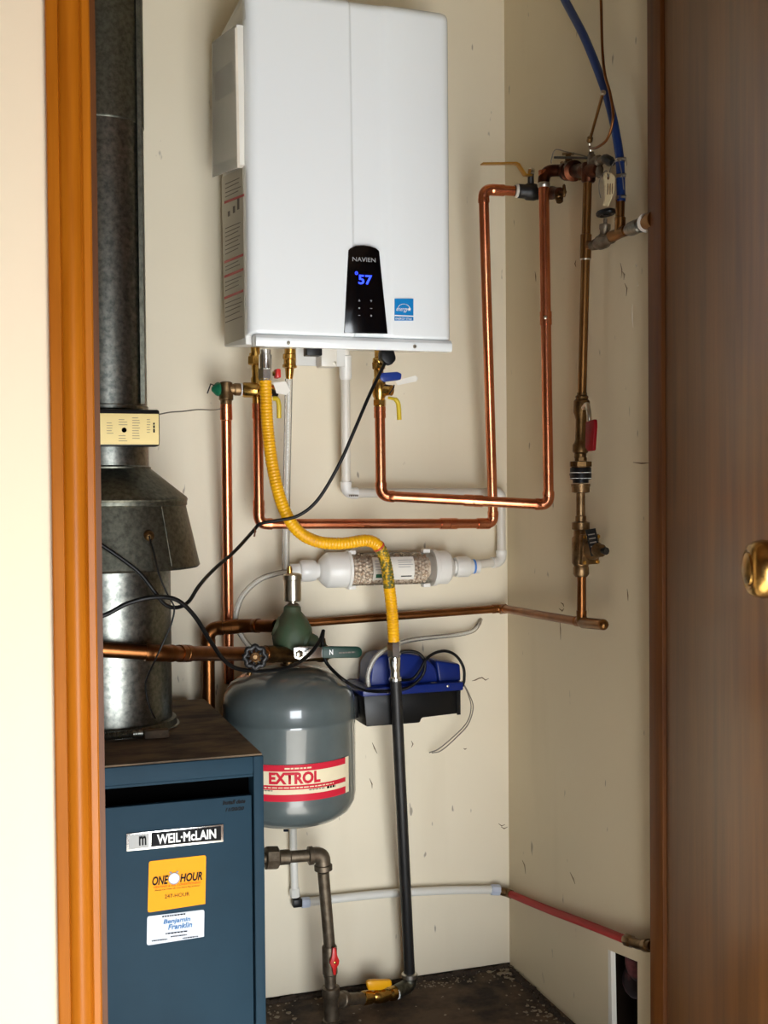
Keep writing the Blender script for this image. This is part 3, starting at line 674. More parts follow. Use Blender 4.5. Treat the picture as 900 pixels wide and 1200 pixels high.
obj('pipe', MB().tube([AT(680.5, 576, x=XR), AT(680.5, 614, x=XR)], .0092, 16), 'bronze', sp1)
obj('collar', MB().between(AT(680.5, 604, x=XR), AT(680.5, 613, x=XR), [(0, .0095), (.1, .0112), (.9, .0112), (1, .0095)], 16), 'bronze', sp1)
# pressure regulator
pr = thing('pressure_regulator', 'cast bronze pressure regulator with black hang tag on the side wall', 'regulator', AT(681, 675, x=XR))
p1, p2 = AT(680.5, 611, x=XR), AT(681, 676, x=XR)
obj('body', MB().between(p1, p2, [(0, .012), (.02, .0185), (.14, .0185), (.16, .0145), (.26, .0155), (.3, .019), (.75, .019), (.8, .015), (.84, .0165), (.95, .0165), (1, .012)], 22), 'bronze', pr)
pc = AT(684, 643, x=XR-.004); pax = V((.30, -1, -.04)).normalized(); psx = pax.cross(V((0, 0, 1))).normalized(); psz = psx.cross(pax)
pf = pc+pax*.016
obj('cover_plate', MB().obox(pf, psx, psz, pax, .024, .031, .005), 'bronze', pr, bevel=.002)
for a_b in (-1, 1):
    for c_b in (-1, 1):
        obj('cover_bolt', MB().rev(pf+pax*.005+psx*(a_b*.019)+psz*(c_b*.026), pax, [(0, .004), (.003, .004), (.0035, .002)], 6), 'brass', pr)
obj('spring_bonnet', MB().rev(pf, pax, [(0, .0215), (.014, .0205), (.024, .016), (.032, .013), (.036, .0125)], 26), 'bronze', pr)
obj('adjusting_screw', MB().rev(pf+pax*.036, pax, [(0, .0055), (.006, .0055), (.006, .0075), (.013, .0075)], 8), 'iron_black', pr)
tq = [AT(686, 621, y=-.515), AT(698, 619, y=-.515), AT(704, 650, y=-.515), AT(693, 652, y=-.515)]
tg = obj('hang_tag', MB().prism(tq, (0, .0012, 0)), 'black_plastic', pr)
for i in range(4):
    t = .18+.15*i
    A_, B_ = tq[0].lerp(tq[3], t), tq[1].lerp(tq[2], t); C_ = tq[1].lerp(tq[2], t+.04); D_ = tq[0].lerp(tq[3], t+.04)
    obj('tag_print', MB().prism([A_.lerp(B_, .15), A_.lerp(B_, .82), D_.lerp(C_, .82), D_.lerp(C_, .15)], (0, -.0002, 0)), 'dim_print', tg)
# lower copper run along the right and back walls
lr = thing('return_pipe', 'long tarnished copper pipe across the back wall, turning the corner below the regulator', 'pipe', AT(681, 730, x=XR))
pA = AT(681.5, 672, x=XR); pB = AT(681.5, 729, x=XR)
pC = V((XR+.012, -.028, AT(600, 712.5, y=-.028).z)); pD = AT(345, 731, y=-.028)
pipe_run(lr, [pA, pB+V((0, 0, 0)), pC, pD], .0095, 'copper_brown', R=.016)
dE = AT(707, 732, x=XR)
obj('drop_elbow', MB().tube(fillet([pB+V((0, 0, .012)), pB+V((0, 0, -.001)), dE], .014), [.0108]*7+[.0116, .0112], 16).ball(dE, .0110, 12), 'copper_old', lr)
obj('pipe_strap', MB().between(AT(586, 714, y=-.028), AT(593, 713.2, y=-.028), [(0, .0118), (1, .0118)], 16), 'copper_old', lr)
# blue hose
bh = thing('blue_hose', 'blue rubber hose curving down the side wall to a copper stub', 'hose', AT(728, 236, x=XR))
hpts = spline([AT(655, -14, x=-.05), AT(664, 4, x=-.05), AT(684, 42, x=-.05), AT(702, 86, x=-.048), AT(714, 122, x=-.045), AT(722, 158, x=-.043), AT(726.5, 190, x=XR), AT(728, 236, x=XR)], 8)
obj('hose', MB().tube(hpts, .0085, 16), 'blue_hose', bh)
for v in (188, 207, 232):
    c = AT(727, v, x=XR)
    obj('hose_clamp', MB().rev(c-V((0, 0, .003)), (0, 0, 1), [(0, .0088), (0, .0102), (.006, .0102), (.006, .0088)], 20), 'nickel', bh)
    obj('clamp_screw', MB().tube([c+V((-.006, -.012, 0)), c+V((.004, -.014, 0))], .003, 8), 'nickel', bh)
# small copper tube with loop
ct = thing('copper_tubing', 'thin brown copper tubing looping beside the blue hose to a needle valve', 'tubing', AT(693, 178, x=XR))
obj('tubing', MB().tube(spline([AT(704, -14, x=-.07), AT(704.5, 10, x=-.07), AT(706, 60, x=-.068), AT(709, 88, x=-.066), AT(715, 110, x=-.065), AT(718.5, 138, x=-.064), AT(712, 162, x=-.064), AT(701, 172, x=-.062), AT(693, 174, x=-.05), AT(691, 172, x=-.045)], 8), .0028, 10), 'copper_brown', ct)
obj('branch', MB().tube([AT(706, 111, x=-.072), AT(691.5, 163, x=-.05)], .0030, 10), 'copper_old', ct)
obj('ferrule', MB().between(AT(691.8, 160, x=-.05), AT(690.5, 167, x=-.048), [(0, .004), (.2, .0062), (.8, .0062), (1, .004)], 10), 'brass_dark', ct)
obj('stem_tube', MB().tube([AT(690.5, 167, x=-.048), AT(693, 180, x=XR)], .0028, 8), 'nickel', ct)
obj('hanger_clip', MB().rev(AT(706.5, 109, x=-.072)+V((0, 0, -.004)), (0, 0, 1), [(0, .0035), (.002, .0055), (.007, .0055), (.009, .003)], 10), 'nickel', ct)
# supply branch on the right wall
sb = thing('supply_branch', 'tarnished copper branch with drain fitting running to the jamb', 'pipe', AT(727, 280, x=XR))
b0, b1, b2, b3 = AT(690, 287, x=XR), AT(726, 274, x=XR), AT(742, 267, x=XR), AT(768, 257, x=XR)
obj('inlet_stub', MB().tube([b0, AT(696, 287.2, x=XR)], .0085, 14), 'copper_old', sb)
obj('pipe', MB().tube([AT(715, 279.8, x=XR), b2], .0085, 14), 'copper_old', sb)
obj('stub', MB().between(AT(727, 234, x=XR), b1, [(0, .0088), (.5, .0088), (.52, .0105), (.62, .0105), (.64, .0088), (1, .0088)], 16), 'copper_old', sb)
obj('tee', MB().between(b0.lerp(b2, .52), b0.lerp(b2, .85), [(0, .0105), (1, .0105)], 16).between(AT(727, 255, x=XR), b1, [(0, .0105), (1, .0105)], 16), 'copper_old', sb)
obj('coupling', MB().between(b2.lerp(b1, .35), b2.lerp(b3, .55), [(0, .011), (.2, .0135), (.7, .0135), (.75, .011), (1, .011)], 18), 'galvanized', sb)
obj('end_pipe', MB().between(b2.lerp(b3, .45), b3, [(0, .0125), (.55, .0125), (.6, .017), (1, .017)], 18), 'copper_old', sb)
obj('wall_ring', MB().between(b2.lerp(b3, .56), b2.lerp(b3, .585), [(0, .0135), (0, .0178), (1, .0178), (1, .0135)], 20), 'ceramic_white', sb)
sv = thing('stop_valve', 'tarnished stop valve with a black oval wheel handle', 'valve', AT(708, 288, x=XR))
obj('body', MB().between(AT(694, 288, x=XR), AT(717, 279, x=XR), [(0, .0095), (.2, .0115), (.25, .010), (.4, .0145), (.65, .0145), (.8, .0105), (1, .0105)], 18).between(AT(708, 284, x=XR), AT(709.5, 256, x=XR), [(0, .012), (.3, .012), (.35, .0095), (.5, .0095), (.55, .011), (.75, .011), (.8, .004), (1, .004)], 16), 'iron_grey', sv)
hc = AT(710, 249.5, x=XR)
mb = MB(); seg = 32; pth = []; 
for i in range(seg+1):
    a = 2*math.pi*i/seg; pth.append(hc+V((.012*math.sin(a), .021*math.cos(a), 0)))
mb.tube(pth, .0052, 10, False)
obj('wheel_handle', mb, 'black_plastic', sv)
obj('spokes', MB().tube([hc+V((0, -.02, 0)), hc+V((0, .02, 0))], .004, 8).rev(hc-V((0, 0, .006)), (0, 0, 1), [(0, .006), (.012, .006)], 10), 'black_plastic', sv)
# paper tag
pt = thing('paper_tag', 'cream paper tag on a wire between riser and blue hose', 'tag', AT(710, 243, x=-.06))
tgp = [AT(u, v, x=-.064) for u, v in ((707, 205), (711, 201.5), (717, 203), (720.5, 207), (719, 225), (717, 231), (713, 242), (706, 241), (709, 233))]
tp = obj('card', MB().prism(tgp, (.0007, 0, 0)), 'tag_paper', pt)
ec = AT(713, 208, x=-.0645); obj('eyelet', MB().rev(ec, (-1, 0, 0), [(0, .0042), (.0006, .0042), (.0006, .002)], 14), 'brown_ink', tp)
for uu, v0, v1 in ((711.5, 215, 228), (714.5, 215, 228), (717, 215, 227)):
    obj('tag_print', MB().prism([AT(uu, v1, x=-.0642), AT(uu+.9, v1, x=-.0642), AT(uu+1.2, v0, x=-.0642), AT(uu+.3, v0, x=-.0642)], (-.0002, 0, 0)), 'brown_ink', tp)
obj('tie_wire', MB().tube(spline([AT(704, 232, x=-.06), AT(702, 222, x=-.06), AT(703, 210, x=-.058), AT(710, 200, x=-.06), AT(713, 207, x=-.066), AT(716, 196, x=-.058), AT(724, 187, x=-.052), AT(729, 205, x=-.052), AT(731, 222, x=-.052)], 6), .0009, 6), 'grey_wire', pt)

# ------------------------------------------------------------------ yellow gas hose and gas line
gc = thing('gas_hose', 'yellow coated corrugated gas hose sweeping down from the heater', 'hose', AT(462, 800, y=-.17))
gp = [AT(311, 446, y=-.20), AT(313.5, 500, y=-.20), AT(320, 550, y=-.21), AT(331, 592, y=-.22), AT(347, 620, y=-.225), AT(370, 634, y=-.225), AT(400, 637, y=-.225), AT(430, 633.5, y=-.222), AT(444, 641, y=-.215), AT(452, 660, y=-.205), AT(457, 695, y=-.19), AT(460, 725, y=-.18), AT(461.5, 752, y=-.175)]
path = resample(spline(gp, 10), .0017)
n = len(path); i1 = int(n*.70); i2 = int(n*.83)
def ribbed(seg_): return [(.0128+.0006*math.sin(2*math.pi*k/4)) for k in seg_]
obj('upper_hose', MB().tube(path[:i1+1], ribbed(range(i1+1)), 18), 'yellow_coat', gc)
obj('scuffed_bend', MB().tube(path[i1:i2+1], ribbed(range(i1, i2+1)), 18), 'yellow_dirty', gc, label='bend with worn grey-green coating')
obj('lower_hose', MB().tube(path[i2:], ribbed(range(i2, n)), 18), 'yellow_coat', gc)
obj('red_mark', MB().tube(path[i1-2:i1+1], .0141, 18), 'red_print', gc)
obj('upper_nut', MB().between(AT(311, 432, y=-.20), AT(311, 447, y=-.20), [(0, .012), (.1, .0155), (.8, .0155), (.85, .0135), (1, .0135)], 6), 'chrome', gc)
obj('upper_adapter', MB().between(AT(311, 410, y=-.20), AT(311, 432, y=-.20), [(0, .0115), (.25, .0115), (.27, .014), (1, .014)], 24), 'chrome', gc)
g1, g2 = AT(461.5, 751, y=-.175), AT(463.5, 797, y=-.168)
obj('lower_nut', MB().between(g1, g1.lerp(g2, .42), [(0, .0135), (.08, .0155), (.9, .0155), (1, .012)], 6), 'chrome', gc)
obj('lower_adapter', MB().between(g1.lerp(g2, .38), g2, [(0, .012), (.1, .0135), (.55, .0125), (.58, .0115), (.85, .0115), (.88, .0145), (1, .0145)], 24), 'chrome', gc)
gpipe = thing('gas_pipe', 'tall black iron gas pipe leaning against the back wall', 'pipe', AT(479, 1150, y=-.075))
gb = AT(480, 1143, y=-.075)
obj('pipe', MB().tube([g2-V((0, 0, -.004)), gb], .0128, 20), 'iron_black', gpipe)
el0 = V((gb.x, gb.y, gb.z-.022)); el1 = AT(464, 1163, y=-.095)
obj('elbow', MB().tube(fillet([gb+V((0, 0, .004)), el0, el1], .02), .0165, 18), 'galvanized_dull', gpipe)
obj('elbow_collar', MB().rev(gb-V((0, 0, .006)), (0, 0, 1), [(0, .0165), (.002, .0185), (.010, .0185), (.012, .0145)], 20), 'solder', gpipe)
# yellow handled gas cock
gk = thing('gas_valve', 'small brass gas valve with yellow lever on the floor', 'valve', AT(448, 1170, y=-.10))
k0, k1 = AT(466, 1163, y=-.093), AT(424, 1170, y=-.115)
obj('body', MB().between(k0, k1, [(0, .012), (.08, .0165), (.2, .0165), (.24, .013), (.38, .017), (.6, .017), (.7, .013), (.78, .0160), (.95, .0160), (1, .012)], 18), 'brass', gk)
hc = AT(444, 1154, y=-.112)
obj('yellow_lever', MB().prism(fillet([AT(430, 1152, y=-.118), AT(434, 1149.5, y=-.118), AT(459, 1149, y=-.118), AT(460, 1155, y=-.118), AT(447, 1161, y=-.118), AT(432, 1161, y=-.118)], .004, 3), (0, .014, 0)), 'yellow_plastic', gk, bevel=.003)
obj('stem', MB().tube([AT(444, 1164, y=-.108), AT(444, 1156, y=-.111)], .006, 10), 'brass', gk)
obj('thread_tape', MB().between(k0.lerp(k1, -.02), k0.lerp(k1, .08), [(0, .0150), (1, .0150)], 16), 'white_print', gk)
# grey riser to the boiler
gr = thing('boiler_gas_pipe', 'weathered grey iron gas pipe elbowed over to the boiler side', 'pipe', (-.507, -.17, 0))
YG = -.18
t0 = AT(388.5, 1196, y=-.165); t0.z = 0.004
obj('tee', MB().between(AT(387.5, 1156, y=-.168), t0, [(0, .0150), (.02, .0195), (.25, .0195), (.3, .0165), (.9, .0165), (.92, .0195), (1, .0195)], 20).between(AT(388, 1172, y=-.166), AT(404, 1171, y=-.14), [(0, .0165), (.7, .0165), (.75, .0185), (1, .0185)], 18), 'iron_grey', gr)
obj('nipple', MB().tube([AT(400, 1171.5, y=-.145), AT(426, 1170, y=-.114)], .0135, 16), 'iron_grey', gr)
pe = AT(377.5, 1001, y=YG); pb = AT(387.5, 1158, y=-.168)
obj('lower_pipe', MB().tube([AT(386.8, 1140, y=-.168), pb], .0128, 18), 'iron_grey', gr)
obj('cock_body', MB().between(AT(386, 1108, y=-.17), AT(386.8, 1144, y=-.168), [(0, .0150), (.04, .0165), (.9, .0165), (.94, .0140), (1, .0140)], 18), 'iron_grey', gr)
rh = AT(391, 1126, y=-.192)
obj('red_lever', MB().prism([AT(u, v, y=-.196) for u, v in ((390, 1111), (394, 1111), (395.5, 1120), (398, 1126), (397.5, 1130), (394.5, 1135), (394, 1143), (391, 1143), (389.5, 1135), (386.5, 1129), (389, 1121))], (0, .007, 0)), 'red_plastic', gr, bevel=.002)
obj('lever_screw', MB().rev(AT(392.3, 1128, y=-.197), (0, -1, 0), [(0, .003), (.002, .003), (.003, .001)], 8), 'brass', gr)
obj('riser_pipe', MB().tube([AT(378.8, 1022, y=YG), AT(386.2, 1110, y=-.17)], .0128, 18), 'iron_grey', gr)
e1 = AT(362, 1002.5, y=YG); e2 = AT(379, 1019, y=YG); ec = AT(378, 1001, y=YG)
obj('elbow', MB().tube(fillet([e1, ec, e2], .024), .0168, 18).between(AT(367, 1002.3, y=YG), AT(361, 1003, y=YG), [(0, .0168), (.1, .0198), (.9, .0198), (1, .014)], 18).between(AT(378.7, 1013, y=YG), AT(379, 1020, y=YG), [(0, .0168), (.1, .0198), (.9, .0198), (1, .014)], 18), 'iron_grey', gr)
obj('side_pipe', MB().between(AT(326, 1005, y=YG), e1, [(0, .016), (.35, .016), (.4, .0128), (1, .0128)], 18), 'iron_grey', gr)
obj('union_nut', MB().between(AT(311, 1005.5, y=YG), AT(327, 1005, y=YG), [(0, .022), (.05, .025), (.85, .025), (1, .018)], 8), 'iron_grey', gr)
obj('boiler_nipple', MB().tube([(-.775, YG, AT(311, 1005.5, y=YG).z), AT(313, 1005.5, y=YG)], .0128, 14), 'iron_grey', gr)

# ------------------------------------------------------------------ condensate drain, neutralizer and pump
pv = thing('condensate_drain', 'white plastic drain pipe from the heater down into the corner', 'pipe', AT(405, 580, y=-.06))
vp = [AT(404.5, 408, y=-.10), AT(405.5, 578, y=-.062), AT(587, 577, y=-.04), AT(587.5, 658, y=-.04), AT(552, 662.5, y=-.055)]
pipe_run(pv, vp, .0105, 'pvc', R=.018, emat='pvc_white', collar=1.25)
obj('heater_coupling', MB().between(AT(404.5, 416, y=-.098), AT(405, 445, y=-.093), [(0, .0115), (.05, .0140), (.9, .0140), (1, .0115)], 20), 'pvc_white', pv)
el = AT(416, 581, y=-.0745)
dashes(AT(409, 582, y=-.0785), (1, 0, 0), (0, 0, 1), .022, .004, 'dim_print', pv, 5)
# neutralizer
ne = thing('condensate_neutralizer', 'clear cartridge of pale pellets with white end caps', 'cartridge', AT(450, 690, y=-.055))
n0, n1 = AT(373, 668.5, y=-.055), AT(530, 664.5, y=-.055); nd = (n1-n0).normalized(); NL = (n1-n0).length
at_ = lambda t: n0+nd*(NL*t)
obj('left_cap', MB().rev(n0, nd, [(0, .020), (.004, .026), (.014, .036), (.020, .0405), (.064, .0405), (.066, .043), (.072, .043), (.072, .036)], 32), 'pvc_white', ne)
obj('right_cap', MB().rev(n1, -nd, [(0, .020), (.004, .026), (.010, .034), (.016, .0395), (.042, .0395), (.044, .043), (.054, .043), (.054, .036)], 32), 'pvc_white', ne)
obj('clear_body', MB().rev(at_(.2), nd, [(0, .0375), (NL*.63, .0375)], 32, caps=False), 'clear_shell', ne)
ref = V((0, 0, 1)); Bn = nd.cross(ref).normalized(); rf = Bn.cross(nd)
mb = MB()
ico = bmesh.new(); bmesh.ops.create_icosphere(ico, subdivisions=1, radius=1); iv = [v.co.copy() for v in ico.verts]; iff = [[v.index for v in f.verts] for f in ico.faces]; ico.free()
def bead(c, r_):
    b_ = len(mb.v); mb.v.extend(c+q*r_ for q in iv); mb.f.extend(tuple(b_+i for i in f) for f in iff)
L0 = NL*.205; L1 = NL*.80; nx = int((L1-L0)/.0090)
for i in range(nx):
    for ringr, cnt in ((.0318, 22), (.024, 16)):
        for k in range(cnt):
            a = 2*math.pi*(k+.5*(i % 2))/cnt+random.uniform(-.06, .06)
            if math.sin(a) > .93: continue
            rr_ = ringr+random.uniform(-.0012, .0008)
            bead(n0+nd*(L0+(i+.5)*.0090+random.uniform(-.001, .001))+rf*(rr_*math.sin(a))+Bn*(rr_*math.cos(a)), random.uniform(.0042, .0052))
obj('pellets', mb, 'bead', ne, kind='stuff')
obj('core', MB().rev(at_(.2), nd, [(0, .023), (NL*.61, .023)], 20), 'bead', ne)
# label
lm = MB(); k = 10
for i in range(k+1):
    a = math.radians(-38+86*i/k)
    fr_ = V((0, -1, 0)); fr_ = (fr_-nd*fr_.dot(nd)).normalized(); upv = nd.cross(fr_)*-1
    o_ = fr_*math.cos(a)*.0382+upv*math.sin(a)*.0382
    lm.v += [at_(.365)+o_, at_(.67)+o_]
for i in range(k): lm.f.append((2*i, 2*i+1, 2*i+3, 2*i+2))
if upv.z < 0: pass
nl = obj('label', lm, 'paper_white', ne)
def nlab(s0, s1, a0, a1, mt, name):
    q = MB()
    for i in range(5):
        a = math.radians(a0+(a1-a0)*i/4); o_ = fr_*math.cos(a)*.0386+upv*math.sin(a)*.0386; q.v += [at_(s0)+o_, at_(s1)+o_]
    for i in range(4): q.f.append((2*i, 2*i+1, 2*i+3, 2*i+2))
    return obj(name, q, mt, nl)
sg = 1 if upv.z > 0 else -1
for r0, r1, a_0, w_ in ((.38, .47, 30, 3), (.38, .46, 20, 2), (.38, .48, 10, 2), (.55, .66, 32, 2), (.55, .65, 24, 2), (.55, .66, 16, 2), (.55, .64, 8, 2), (.38, .47, 0, 2)):
    nlab(r0, r1, sg*a_0, sg*(a_0+w_), 'grey_print', 'label_print')
nlab(.385, .44, sg*-28, sg*-14, 'green_plastic', 'label_emblem'); nlab(.57, .65, sg*-26, sg*-22, 'ink_black', 'label_print')
for t in (.235, .79):
    for sgn in (1, -1):
        c = at_(t)+V((0, -.004, sgn*.040)); obj('clip', MB().obox(c, nd, (0, 1, 0), (0, 0, 1), .0085, .010, .0045), 'pvc_white', ne, bevel=.0015)
def neck(p, d, nm):
    nk = obj(nm, MB().rev(p, d, [(0, .017), (.010, .017), (.010, .0225), (.018, .0245), (.040, .0245), (.046, .0215), (.048, .0165), (.07, .0165)], 24), 'pvc_white', ne)
    return nk
nk1 = neck(n0+nd*.003, -nd, 'left_union'); obj('blue_ring', MB().rev(n0-nd*.008, -nd, [(0, .0178), (.004, .0178)], 24), 'blue_ring', nk1)
nk2 = neck(n1-nd*.003, nd, 'right_union'); obj('blue_ring', MB().rev(n1+nd*.051, nd, [(0, .0172), (.005, .0172)], 24), 'blue_ring', nk2)
# clear tubes
vt = thing('vinyl_tube', 'clear vinyl tube hanging straight down from a brass fitting', 'tube', AT(335, 660, y=-.06))
obj('tube', MB().tube([AT(338.5, 444, y=-.105), AT(336, 560, y=-.085), AT(334.5, 668, y=-.05)], .0085, 16), 'clear_vinyl', vt)
obj('tube_bore', MB().tube([AT(338.5, 446, y=-.105), AT(336, 560, y=-.085), AT(334.5, 667, y=-.05)], .0035, 10), 'white_tube', vt)
obj('barb_fitting', MB().between(AT(340, 409, y=-.11), AT(339, 444, y=-.105), [(0, .0125), (.15, .0125), (.18, .0155), (.32, .0160), (.36, .0135), (.5, .0135), (.54, .0160), (.62, .0160), (.66, .010), (.9, .0085), (1, .0075)], 22), 'brass', vt)
vt2 = thing('vinyl_tube', 'clear vinyl tube arching from the pellet cartridge down behind the brown pipe', 'tube', AT(278, 745, y=-.07))
arcp = spline([AT(345, 669.5, y=-.055), AT(325, 672, y=-.06), AT(303, 680, y=-.075), AT(285, 697, y=-.08), AT(277, 717, y=-.08), AT(277, 732, y=-.078), AT(285, 748, y=-.075), AT(296, 762, y=-.07)], 8)
obj('tube', MB().tube(arcp, .0062, 14), 'clear_vinyl', vt2)
obj('tube_bore', MB().tube(arcp, .0025, 8), 'white_tube', vt2)
# pump
pu = thing('condensate_pump', 'blue and black condensate pump fixed to the back wall', 'pump', ((-.41-.172)/2, -.07, .63))
xa, xb_ = -.412, -.176; zt = .712; zbm = .640; zb2 = .655
mb = MB(); mb.prism([V((xa, -.13, zt)), V((xa+.006, -.13, zbm)), V((xa+.135, -.13, zbm)), V((xa+.139, -.13, zb2-.004)), V((xb_-.004, -.13, zb2)), V((xb_, -.13, zt))], (0, .125, 0))
tankp = obj('reservoir', mb, 'pump_black', pu, bevel=.004)
obj('rib', MB().box((xb_-.012, -.134, zb2-.002), (xb_-.004, -.13, zt-.005)), 'pump_black', tankp)
obj('rim', MB().box((xa-.003, -.134, zt-.004), (xb_+.004, -.004, zt+.016)), 'pump_blue', pu, bevel=.004)
# motor housing: rounded hood
mb = MB(); hood = []
x0_, x1_ = AT(433, 790, y=-.115).x, AT(514, 790, y=-.115).x; zh = AT(470, 766, y=-.115).z
hood = [V((x0_, -.115, zt+.014)), V((x0_+.004, -.115, zh-.024)), V((x0_+.018, -.115, zh-.004)), V((x0_+.035, -.115, zh))]
for i in range(8):
    t = i/7; a = math.pi/2*(1-t); hood.append(V((x1_-.09+.088*math.cos(a), -.115, zt+.03+(zh-zt-.03)*math.sin(a))))
hood.append(V((x1_, -.115, zt+.014)))
obj('motor_hood', MB().prism(list(reversed(hood)), (0, .085, 0)), 'pump_blue', pu, bevel=.006, bseg=3)
px0, px1 = AT(512, 790, y=-.11).x, AT(540, 790, y=-.11).x; z1_ = AT(530, 776, y=-.11).z
obj('float_switch_cover', MB().hexa([(px0+.004, -.112, zt+.014), (px1, -.112, zt+.014), (px1, -.04, zt+.014), (px0+.004, -.04, zt+.014), (px0-.002, -.108, z1_+.006), (px1, -.108, z1_-.006), (px1, -.05, z1_-.006), (px0-.002, -.05, z1_+.006)]), 'pump_blue', pu, bevel=.005, bseg=3)
obj('terminal_block', MB().obox(AT(508, 803, y=-.118), (1, 0, 0), (0, 1, 0), (0, 0, 1), .006, .006, .007), 'grey_print', pu, bevel=.001)
for u, v in ((455, 811), (525, 804)):
    obj('screw', MB().rev(AT(u, v, y=-.135)+V((0, .003, 0)), (0, -1, 0), [(0, .003), (.003, .003), (.004, .001)], 10), 'nickel', pu)
obj('wall_flange', MB().box((xa-.018, -.09, zbm+.012), (xa+.002, 0.0, zt-.006)), 'pump_black', pu, bevel=.004)
obj('outlet_knob', MB().tube([AT(436, 772, y=-.05), AT(436, 766, y=-.05)], .007, 12), 'pump_blue', pu)
dt = thing('discharge_tube', 'thin clear tube from the blue pump up into a wall hole', 'tube', AT(560, 735, y=-.02))
obj('tube', MB().tube(spline([AT(432, 809, y=-.123), AT(431.5, 790, y=-.123), AT(439, 772, y=-.122), AT(453, 760, y=-.115), AT(470, 753, y=-.098), AT(492, 748.5, y=-.065), AT(530, 744.5, y=-.026), AT(552, 740, y=-.02), AT(560, 733, y=-.015), AT(563, 726, y=.002)], 8), .0055, 12), 'clear_vinyl', dt)
obj('tube_bore', MB().tube(spline([AT(432, 809, y=-.123), AT(431.5, 790, y=-.123), AT(439, 772, y=-.122), AT(453, 760, y=-.115), AT(470, 753, y=-.098), AT(492, 748.5, y=-.065), AT(530, 744.5, y=-.026), AT(552, 740, y=-.02), AT(560, 733, y=-.015), AT(563, 726, y=.002)], 8), .0020, 8), 'white_tube', dt)
# alarm wires of the pump
pw = thing('wire_pair', 'two thin grey loose wires hanging below the blue pump', 'wire', AT(505, 882, y=-.03))
obj('wire', MB().tube(spline([AT(541, 798, y=-.112), AT(548, 812, y=-.11), AT(552, 828, y=-.10), AT(548, 845, y=-.08), AT(535, 860, y=-.06), AT(515, 877, y=-.04), AT(503, 882, y=-.03)], 8), .0014, 6), 'grey_wire', pw)
obj('wire', MB().tube(spline([AT(542, 799, y=-.105), AT(550, 814, y=-.10), AT(554.5, 829, y=-.09), AT(549, 848, y=-.07), AT(537, 862, y=-.05), AT(518, 879, y=-.03), AT(506, 882.5, y=-.025)], 8), .0014, 6), 'grey_wire', pw)

# ------------------------------------------------------------------ expansion tank and boiler trim above it
TC = V((-.600, -.20, 0)); TR = .141
et = thing('expansion_tank', 'round grey steel expansion tank with red and cream label', 'tank', (TC.x, TC.y, .465))
zt0 = .803
obj('shell', MB().rev((TC.x, TC.y, 0), (0, 0, 1), [(.470, .060), (.473, .085), (.481, .108), (.496, .128), (.515, .138), (.535, .1405), (.684, .1405), (.686, .1418), (.693, .1418), (.695, .1405), (.722, .1405), (.745, .136), (.766, .122), (.782, .098), (.794, .065), (.800, .030)], 64), 'tank_grey', et)
obj('underside', MB().rev((TC.x, TC.y, 0), (0, 0, 1), [(.460, .012), (.463, .05), (.472, .082)], 40), 'galvanized_dull', et)
obj('air_valve_cap', MB().between(AT(335, 966, y=-.20), AT(335, 974, y=-.20), [(0, .0055), (1, .0055)], 12), 'ink_navy', et)
obj('stem', MB().rev((TC.x, TC.y, .795), (0, 0, 1), [(0, .018), (.008, .018), (.008, .0125), (.035, .0125)], 16), 'brass_dark', et)
# label wrapped on the shell
def wrapP(ang, z, off): return V((TC.x+(TR+off)*math.sin(ang), TC.y-(TR+off)*math.cos(ang), z))
def wrapband(a0, a1, z0, z1, off, mt, name, par):
    q = MB(); k = 24
    for i in range(k+1):
        a = a0+(a1-a0)*i/k; q.v += [wrapP(a, z0, off), wrapP(a, z1, off)]
    for i in range(k): q.f.append((2*i, 2*i+2, 2*i+3, 2*i+1))
    return obj(name, q, mt, par)
A0, A1 = math.radians(-75), math.radians(40.0)
zl0, zl1 = .5445, .6185
lb = wrapband(A0, A1+.10, zl0, zl1, .0006, 'label_cream', 'label', et); lb['label'] = 'red and cream tank label'
wrapband(A0, A1, zl1-.013, zl1, .0010, 'label_red', 'top_band', lb)
wrapband(A0, A1, zl1-.050, zl1-.041, .0010, 'label_red', 'middle_band', lb)
wrapband(A0, A1, zl0, zl0+.014, .0010, 'label_red', 'bottom_band', lb)
tw = math.radians(-31); ww = math.radians(43)
text('tank_name', 'EXTROL', (0, 0, 0), (1, 0, 0), (0, 0, 1), ww, .0245, 'label_red', lb, bold=.045, wrap=lambda a, b: wrapP(tw+a, zl1-.039+b, .0012))
dashes((0, 0, 0), (1, 0, 0), (0, 0, 1), math.radians(22), .003, 'label_cream', lb, 6, wrap=lambda a, b: wrapP(math.radians(-18)+a, zl1-.0085+b, .0014))
dashes((0, 0, 0), (1, 0, 0), (0, 0, 1), math.radians(60), .0022, 'label_cream', lb, 16, wrap=lambda a, b: wrapP(math.radians(-35)+a, zl1-.0468+b, .0014))
dashes((0, 0, 0), (1, 0, 0), (0, 0, 1), math.radians(17), .0022, 'dim_print', lb, 6, wrap=lambda a, b: wrapP(math.radians(-45)+a, zl0+.021+b, .0014))
dashes((0, 0, 0), (1, 0, 0), (0, 0, 1), math.radians(14), .0022, 'dim_print', lb, 5, wrap=lambda a, b: wrapP(math.radians(2)+a, zl0+.021+b, .0014))
dashes((0, 0, 0), (1, 0, 0), (0, 0, 1), math.radians(9), .0045, 'ink_black', lb, 3, wrap=lambda a, b: wrapP(math.radians(18)+a, zl0+.0195+b, .0014))
